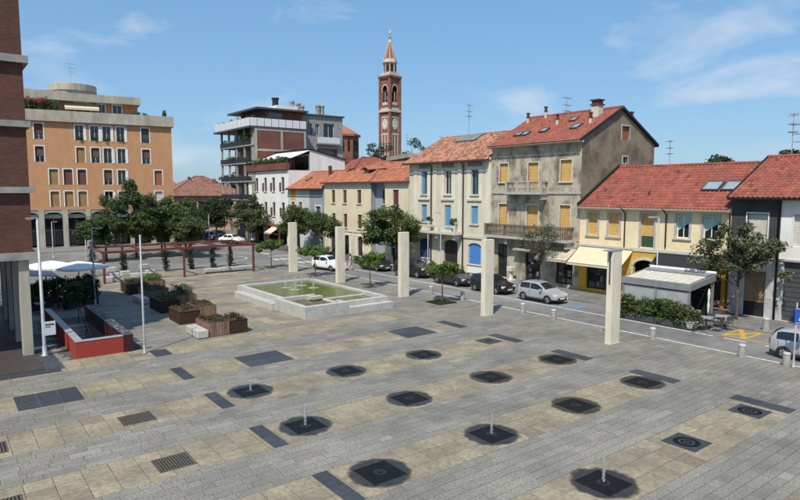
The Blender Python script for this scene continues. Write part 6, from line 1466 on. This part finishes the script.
# ------------------------------------------------------------------ cafe on the portico side
gr_t, gr_c = 'cafe tables by the portico', 'cafe chairs by the portico'
for x, y in ((5.6, 49.6), (7.2, 49.2), (8.5, 49.9), (6.2, 52.5), (7.9, 52.6), (5.4, 47.2)):
    table('small cafe table under the white parasol beside the portico', x, y, 0, gr_t, M_metalcap)
    for a in (0, 1, 2):
        q = a * 2.1 + rnd.uniform(0, 1); chair('dark cafe chair at a table beside the portico', x + .65 * math.sin(q), y - .65 * math.cos(q), q + 3.14, 0, gr_c, M_black)
for k, (x, y) in enumerate(((8.3, 50.9), (7.2, 51.3), (6.0, 51.0), (9.0, 52.0), (5.0, 48.6), (8.7, 48.6), (7.4, 48.0))):
    t = thing('cafe_hedge_box', 'dark planter box with evergreen hedge between the cafe tables', 'hedge', (x, y, 0), .1 * k, 'hedge boxes in the cafe'); B().bbox(-.55, .55, -.22, .22, .02, .5, .02).build('box', M_black, t); obj('foliage', shrub_mesh('foliage', 720 + k, [(-.6, .6, -.25, .25, .5, 1.75)], 70, 55, .13, .28), M_leaf_blue, t)
t = thing('yellow_planter', 'yellow planter with a yellow green shrub at the cafe edge', 'planter', (9.35, 52.2, 0)); B().bbox(-.22, .22, -.22, .22, 0, .75, .02).build('pot', M_ochre, t); obj('foliage', shrub_mesh('foliage', 731, [(-.2, .2, -.2, .2, .8, 1.6)], 22, 45, .13, .24), M_leaf_mid, t)
def parasol(label, x, y, hh, r, rz, fold=0.0):
    t = thing('cafe_parasol', label, 'parasol', (x, y, 0), rz, 'white cafe parasols'); b = B(); n = 8; rings = 5
    vs = []
    for j in range(rings + 1):
        f = j / rings
        for k in range(n * 2):
            a = math.pi * k / n; rr = r * f * (1 / max(abs(math.cos(a)), abs(math.sin(a)))) ** .75; sag = -.07 * r * f * (1 if k % 2 else 0)
            vs.append((rr * math.cos(a), rr * math.sin(a), hh - .5 * f ** 1.15 * r / 2 + sag * .4))
    fs = [(j * 2 * n + k, j * 2 * n + (k + 1) % (2 * n), (j + 1) * 2 * n + (k + 1) % (2 * n), (j + 1) * 2 * n + k) for j in range(rings) for k in range(2 * n)]
    b.add(vs, fs)
    e = rings * 2 * n
    for k in range(2 * n):
        p, q = vs[e + k], vs[e + (k + 1) % (2 * n)]; b.poly([p, q, (q[0], q[1], q[2] - .18), (p[0], p[1], p[2] - .18)])
    b.build('canopy', M_awnw, t); B().tube([(0, 0, 0), (0, 0, hh)], .035, 8).build('pole', M_darksteel, t); B().bbox(-.4, .4, -.4, .4, 0, .08, .01).build('base', M_conc, t); return t
parasol('large white parasol over the cafe, half in building shade', 7.0, 53.6, 2.95, 1.7, .2); parasol('large sunlit white parasol at the outer end of the cafe', 8.6, 52.0, 2.95, 1.65, .5)
t = thing('cafe_canopy', 'flat grey canopy with dark edge at the portico side of the cafe', 'canopy', (4.7, 48.3, 0)); B().prism([(0, 0, 2.5), (2.0, 0, 2.3), (2.0, 5.5, 2.3), (0, 5.5, 2.5)], (0, 0, .07)).build('roof', M_pav, t)
for x, y in ((.1, .1), (1.9, .1), (.1, 5.4), (1.9, 5.4)): B().box(x - .04, x + .04, y - .04, y + .04, 0, 2.3).build('post', M_black, t)

# ------------------------------------------------------------------ cars (front towards local +x)
def paint(name, c, rough=.3, metal=0.0): return mk(name, c, tuple(x * .97 for x in c), scale=3, rough=rough, metal=metal, coat=.6, spec=.5, coord='obj')
M_tyre = mk('tyre_rubber', (0.018, 0.018, 0.018), None, rough=.85); M_rim = mk('alloy_rim', (0.5, 0.5, 0.51), None, rough=.35, metal=.7); M_carglass = mk_glass('car_glass', (0.012, 0.014, 0.016), .05, .8); M_lamp = mk('headlamp_glass', (0.6, 0.62, 0.64), None, rough=.12, spec=.7); M_tail = mk('tail_lamp', (0.35, 0.012, 0.012), None, rough=.2); M_trim = mk('black_trim', (0.02, 0.02, 0.021), None, rough=.55); M_plate = mk('number_plate', (0.6, 0.6, 0.58), None, rough=.5)
def car(label, loc, rz, mat, L=3.9, W=1.68, H=1.5, style='hatch', lower=None, group=None):
    t = thing('parked_car', label, 'car', loc, rz, group); hw = W / 2; g = .17
    # stations: x fraction, bottom, belt, top, half width at belt, half width at top, nose pull
    hood = {'hatch': .60, 'suv': .62, 'sedan': .55}[style] * H; belt = .62 * H
    if style == 'sedan': prof = [(0, .55, .56, .80), (.02, .6, .62, .92), (.10, .63, .66, .97), (.17, .64, .68, .98), (.29, .64, .96, .98), (.36, .64, 1.0, .98), (.55, .63, .99, .99), (.62, .63, .95, .99), (.76, .61, .63, .98), (.90, .57, .58, .95), (.97, .5, .51, .88), (1, .38, .40, .72)]
    elif style == 'suv': prof = [(0, .5, .54, .82), (.01, .62, .70, .93), (.05, .64, .93, .97), (.12, .65, .985, .99), (.3, .65, 1.0, 1.0), (.5, .65, .99, 1.0), (.58, .65, .96, 1.0), (.74, .64, .67, .99), (.90, .62, .63, .96), (.97, .56, .57, .88), (1, .4, .42, .74)]
    else: prof = [(0, .45, .50, .80), (.012, .60, .66, .92), (.06, .62, .90, .96), (.13, .62, .97, .985), (.3, .62, 1.0, 1.0), (.48, .61, .985, 1.0), (.56, .61, .94, 1.0), (.75, .59, .62, .98), (.90, .54, .55, .95), (.97, .47, .48, .86), (1, .34, .36, .70)]
    def ring(p, off=0):
        x = (p[0] - .5) * L; w = hw * p[3]; zb = g + (.06 if .03 < p[0] < .97 else .12); be = p[1] * H; tp = p[2] * H; cab = max(0, min(1, (tp - be) / (.3 * H))); wt = w * (1 - .2 * cab)
        return [(x, 0, zb), (x, w * .86, zb), (x, w * .985, zb + .1), (x, w, zb + .3 * (be - zb) + .06), (x, w * .99, be - .12), (x, w * .955 + off, be), (x, wt * .97 + off, tp - .07 * cab - .012), (x, wt * .84, tp + off - .008), (x, wt * .4, tp + off + .012), (x, 0, tp + off + .018)]
    rings = [ring(p) for p in prof]; n = 10; vs = []; fs = []
    for r_ in rings: vs += r_ + [(x, -y, z) for x, y, z in r_[1:-1]][::-1]
    m = 18
    for i in range(len(rings) - 1):
        for k in range(m): fs.append((i * m + k, i * m + (k + 1) % m, (i + 1) * m + (k + 1) % m, (i + 1) * m + k))
    fs += [tuple(range(m)), tuple(reversed(range((len(rings) - 1) * m, len(rings) * m)))]
    b = B(); b.add(vs, fs); body = b.build('body', mat, t, smooth=True)
    md = body.modifiers.new('sub', 'SUBSURF'); md.levels = 1; md.render_levels = 2
    def at(fr):   # interpolated ring
        for p, q in zip(prof, prof[1:]):
            if p[0] <= fr <= q[0]:
                f = (fr - p[0]) / (q[0] - p[0]); return ring(tuple(a + (c - a) * f for a, c in zip(p, q)), .012)
    # glass: windscreen, rear window, two side panes each side
    iw = {'hatch': (6, 7), 'suv': (6, 7), 'sedan': (7, 8)}[style]; f0, f1 = prof[iw[0]][0] + .005, prof[iw[1]][0] - .015
    def strip(nm, fa, fb, k0, k1, side, n=4, t0=0.0, t1=1.0):
        gb = B()
        for i in range(n):
            A, C = at(fa + (fb - fa) * i / n), at(fa + (fb - fa) * (i + 1) / n)
            def lp(r_, k0, k1, tt): return Vector(r_[k0]).lerp(Vector(r_[k1]), tt)
            q = [lp(A, k0, k1, t0), lp(C, k0, k1, t0), lp(C, k0, k1, t1), lp(A, k0, k1, t1)]; gb.poly([(v.x, v.y * side, v.z) for v in q])
        return gb
    def over(nm, fa, fb, n=4):
        gb = B()
        for i in range(n):
            A, C = at(fa + (fb - fa) * i / n), at(fa + (fb - fa) * (i + 1) / n); pa = [Vector(A[k]) + Vector((.0, 0, .02)) for k in (7, 8, 9)]; pc = [Vector(C[k]) + Vector((0, 0, .02)) for k in (7, 8, 9)]
            for s in (1, -1):
                for k in range(2): gb.poly([(v.x, v.y * s, v.z) for v in (pa[k], pc[k], pc[k + 1], pa[k + 1])])
        gb.build(nm, M_carglass, t, smooth=True)
    over('windscreen', f0, f1); rw = {'hatch': (.015, .06), 'suv': (.012, .05), 'sedan': (.175, .285)}[style]; over('rear_window', *rw)
    cs = {'hatch': (.09, .34, .36, .66), 'suv': (.08, .34, .36, .66), 'sedan': (.27, .44, .46, .70)}[style]
    for s in (1, -1):
        for a, c in ((cs[0], cs[1]), (cs[2], cs[3])): strip('side_window', a, c, 5, 6, s, 5, .1, .93).build('side_window', M_carglass, t)
        fr, rr = (.795 if style != 'suv' else .80), (.185 if style != 'sedan' else .2); wr = .30 if H < 1.56 else .33
        for fx in (fr, rr):
            x = (fx - .5) * L; y = s * (hw - .02)
            wheel = B().lathe([(wr * .62, -.1), (wr * .95, -.1), (wr, -.06), (wr, .06), (wr * .95, .1), (wr * .62, .1)], 20, cap=False).xf(lambda a, b_, c: (x + a, y - s * .09 + c, wr + b_)).build('wheel', M_tyre, t)
            B().lathe([(.02, .1), (wr * .3, .105), (wr * .66, .085), (wr * .64, .04)], 14).xf(lambda a, b_, c: (x + a, y - s * .09 + s * c, wr + b_)).build('rim', M_rim, wheel)
            sp = B()
            for q in range(5):
                an = 2 * math.pi * q / 5; sp.bar((x + .03 * math.cos(an + .6), y + s * .017, wr + .03 * math.sin(an + .6)), (x + wr * .6 * math.cos(an + .6), y + s * .012, wr + wr * .6 * math.sin(an + .6)), .02, .03)
            sp.build('spoke', M_trim, wheel)
            ar = B(); nn_ = 16
            for q in range(nn_):
                a0, a1 = math.pi * q / nn_ * 1.16 - .25, math.pi * (q + 1) / nn_ * 1.16 - .25
                ar.add([(x + r_ * math.cos(a_), yy, wr + r_ * math.sin(a_)) for yy in (y + s * .028, y - s * .14) for r_, a_ in ((wr * 1.0, a0), (wr * 1.16, a0), (wr * 1.16, a1), (wr * 1.0, a1))], [(0, 1, 2, 3), (4, 5, 6, 7), (1, 5, 6, 2), (0, 3, 7, 4)])
            ar.build('wheel_arch', M_trim, t)
        x = (cs[3] - .5) * L - .05; mz = at(cs[3])[5][2] + .04; B().bbox(x - .07, x + .09, s * (hw + .02) - (.0 if s > 0 else .16), s * (hw + .02) + (.16 if s > 0 else 0), mz - .02, mz + .12, .02).build('mirror', mat, t)
        A = at(.955); B().bbox(.955 * L - .5 * L - .12, .955 * L - .5 * L + .1, min(s * .48 * hw, s * .88 * hw), max(s * .48 * hw, s * .88 * hw), A[5][2] - .17, A[5][2] - .015, .03).build('headlight', M_lamp, t)
        B().bbox(-L / 2 - .012, -L / 2 + .1, min(s * .62 * hw, s * .86 * hw), max(s * .62 * hw, s * .86 * hw), .42 * H, .62 * H, .02).build('tail_light', M_tail, t)
    for fa, nm in ((cs[1] + .01, 'door_seam'),):
        sb = B()
        for s in (1, -1):
            for f_ in (cs[0] + .03, cs[1] + .01, cs[3] - .0):
                r_ = at(f_); sb.bar((r_[2][0], s * (r_[2][1] + .004), r_[2][2] + .02), (r_[4][0], s * (r_[4][1] + .008), r_[4][2] + .1), .012, .008)
        sb.build('door_seam', M_trim, t)
    B().bbox(L / 2 - .16, L / 2 + .02, -hw * .62, hw * .62, g + .08, g + .3, .03).build('front_grille', M_trim, t); B().bbox(L / 2 - .1, L / 2 + .032, -.26, .26, .36, .46, .01).build('number_plate', M_plate, t); B().bbox(-L / 2 - .03, -L / 2 + .1, -.26, .26, .45, .56, .01).build('number_plate', M_plate, t)
    B().bbox(-L / 2 - .02, -L / 2 + .14, -hw * .7, hw * .7, g + .06, g + .24, .03).build('rear_bumper', lower or M_trim, t)
    for s in (1, -1): B().bbox(-.28 * L, .28 * L, min(s * (hw - .03), s * (hw + .008)), max(s * (hw - .03), s * (hw + .008)), g + .02, g + .13, .01).build('sill_trim', lower or M_trim, t)
    return t
P_silver, P_white, P_black, P_grey, P_blue = paint('silver_paint', (0.44, 0.46, 0.49), .3, .4), paint('white_paint', (0.74, 0.75, 0.75)), paint('black_paint', (0.008, 0.008, 0.010), .2), paint('dark_grey_paint', (0.022, 0.024, 0.027), .25), paint('dark_blue_paint', (0.015, 0.025, 0.06), .25)
DN = R(-90)
car('silver hatchback with dark windows parked before the shops', (36.35, 29.75, 0), DN, P_silver, 3.75, 1.69, 1.5, 'hatch')
car('silver hatchback driving off past the yellow bay', (33.9, 10.75, 0), DN, P_silver, 3.85, 1.66, 1.48, 'hatch')
car('black hatchback parked behind the concrete slab column', (36.4, 35.0, 0), DN, P_black, 3.9, 1.75, 1.48, 'hatch')
car('dark grey low car parked behind the clipped tree on grass', (36.7, 40.1, 0), DN, P_grey, 4.3, 1.78, 1.4, 'sedan')
car('black four wheel drive parked before the blue shuttered house', (37.0, 46.2, 0), R(-84), P_black, 4.2, 1.8, 1.72, 'suv')
car('dark car parked under the dense tree by the cream house', (36.9, 52.4, 0), DN, P_grey, 4.1, 1.75, 1.46, 'hatch')
car('white compact car with black bumper on the street', (32.9, 55.4, 0), R(-80), P_white, 4.0, 1.72, 1.52, 'suv')
car('white car turning in before the white terrace building', (37.4, 93.0, 0), R(-62), P_white, 4.2, 1.76, 1.5, 'sedan')
car('dark blue car queued under the black green tree', (36.8, 101.5, 0), R(-75), P_blue, 4.1, 1.75, 1.48, 'hatch'); car('dark grey car at the rear of the queue in tree shade', (39.5, 104, 0), DN, P_grey, 4.2, 1.75, 1.5, 'hatch'); car('black car half hidden by the grove at the far corner', (33.8, 106.0, 0), R(-60), P_black, 4.2, 1.75, 1.5, 'hatch')

# ------------------------------------------------------------------ people
def skin_body(name, pts, edges, rad, mat, par, root=0):
    me = bpy.data.meshes.new(name); me.from_pydata(pts, edges, []); o = obj(name, me, mat, par)
    sk = o.modifiers.new('skin', 'SKIN'); sk.use_smooth_shade = True
    if not me.skin_vertices: me.skin_vertices.new()
    for i, r_ in enumerate(rad): me.skin_vertices[0].data[i].radius = (r_, r_) if not hasattr(r_, '__len__') else r_
    me.skin_vertices[0].data[root].use_root = True
    s = o.modifiers.new('sub', 'SUBSURF'); s.levels = 1; s.render_levels = 2; return o
def person(label, loc, rz, seat=False, top=None, trousers=None, hair=None):
    t = thing('person', label, 'person', loc, rz); skinm = mk('skin_tone', (0.45, 0.27, 0.19), None, rough=.6)
    if seat: hipz, K, A = .52, [(.1, -.42, .5), (-.1, -.42, .5)], [(.1, -.42, .06), (-.1, -.42, .06)]
    else: hipz, K, A = .92, [(.09, -.16, .5), (-.09, .1, .5)], [(.09, -.1, .08), (-.09, .34, .12)]
    dz = hipz
    pts = [(0, 0, dz), (.09, 0, dz - .04), K[0], A[0], (A[0][0], A[0][1] - .16, A[0][2] - .04), (-.09, 0, dz - .04), K[1], A[1], (A[1][0], A[1][1] - .16, A[1][2] - .04), (0, .01, dz + .25), (0, .0, dz + .47), (0, -.01, dz + .56), (0, -.03, dz + .66), (0, -.03, dz + .76),
           (.17, 0, dz + .45), (.23, .02, dz + .2), (.22, -.14, dz + .02), (.22, -.2, dz - .04), (-.17, 0, dz + .45), (-.23, .02, dz + .2), (-.22, -.1, dz + .0), (-.22, -.16, dz - .06)]
    ed = [(0, 1), (1, 2), (2, 3), (3, 4), (0, 5), (5, 6), (6, 7), (7, 8), (0, 9), (9, 10), (10, 11), (11, 12), (12, 13), (10, 14), (14, 15), (15, 16), (16, 17), (10, 18), (18, 19), (19, 20), (20, 21)]
    rad = [(.15, .11), .09, .06, .042, .035, .09, .06, .042, .035, (.14, .1), (.13, .09), .055, .085, .08, .06, .045, .035, .03, .06, .045, .035, .03]
    skin_body('body', pts, ed, rad, skinm, t)
    skin_body('shirt', [(0, 0, dz + .02), (0, .01, dz + .25), (0, 0, dz + .47), (.17, 0, dz + .45), (.22, .01, dz + .26), (-.17, 0, dz + .45), (-.22, .01, dz + .26)], [(0, 1), (1, 2), (2, 3), (3, 4), (2, 5), (5, 6)], [(.175, .135), (.165, .125), (.15, .11), .08, .068, .08, .068], top, t)
    skin_body('trousers', [(0, 0, dz), (.09, 0, dz - .06), K[0], tuple(Vector(K[0]).lerp(Vector(A[0]), .85)), (-.09, 0, dz - .06), K[1], tuple(Vector(K[1]).lerp(Vector(A[1]), .85))], [(0, 1), (1, 2), (2, 3), (0, 4), (4, 5), (5, 6)], [(.165, .125), .11, .078, .065, .11, .078, .065], trousers, t)
    B().lathe([(.0, .155), (.06, .14), (.1, .08), (.108, .0), (.095, -.06)], 12, (0, -.005, dz + .7), cap=False).build('hair', hair, t, smooth=True)
    for s in (1, -1): B().bbox(s * .09 - .045, s * .09 + .045, A[0 if s > 0 else 1][1] - .2, A[0 if s > 0 else 1][1] + .06, A[0 if s > 0 else 1][2] - .08, A[0 if s > 0 else 1][2] + .01, .02).build('shoe', M_darksteel, t)
    return t
C_w, C_t, C_h = mk('pale_cloth', (0.62, 0.58, 0.55), None, rough=.9), mk('sand_cloth', (0.5, 0.46, 0.40), None, rough=.9), mk('brown_hair', (0.05, 0.03, 0.02), None, rough=.7)
person('walker in pale shirt and light trousers crossing the street', (34.6, 53.9, 0), R(60), top=mk('pink_cloth', (0.62, 0.42, 0.38), None, rough=.9), trousers=C_w, hair=C_h)
person('person in pale grey shirt sitting at the pavilion tables', (37.4, 18.9, 0), R(90), True, top=C_w, trousers=mk('dark_cloth', (0.03, 0.035, 0.05), None, rough=.9), hair=C_h)

# ------------------------------------------------------------------ antennas
antenna('tall many armed TV antenna on the weathered roof of the blue shuttered house', (47.5, 49.6, 14.3), 3.5, .5)
antenna('thin TV antenna on the ridge of the shabby grey house', (47.85, 36.8, 15.4), 1.7, .2)
antenna('TV antenna on the taller red roof beside a second mast', (47.9, 17.55, 10.8), 2.9, .4); antenna('shorter TV antenna mast at the corner house ridge', (47.9, 16.9, 10.8), 2.2, 1.2)
antenna('TV antenna on the round stair drum of the orange building', (17.9, 106.6, 24.4), 3.4, .3); antenna('small TV antenna behind the yellow house ridge', (57, 31.5, 9), 4.2, .8); antenna('TV antenna on the pale flat roof before the bell tower', (83, 106, 16), 4.6, .5); antenna('TV antenna mast on the far end of the pale flat roof', (90, 103, 16), 4.4, 1.1); antenna('TV antenna over the beige gabled house', (60, 84, 12.5), 3.5, .2)
bg_house('rear_house', 'low house hidden behind the yellow house, carrying an antenna', (52, 37, 0), R(-90), 12, 7, 8.2, 9.3, M_stonew, M_tile_mid, seed=95)
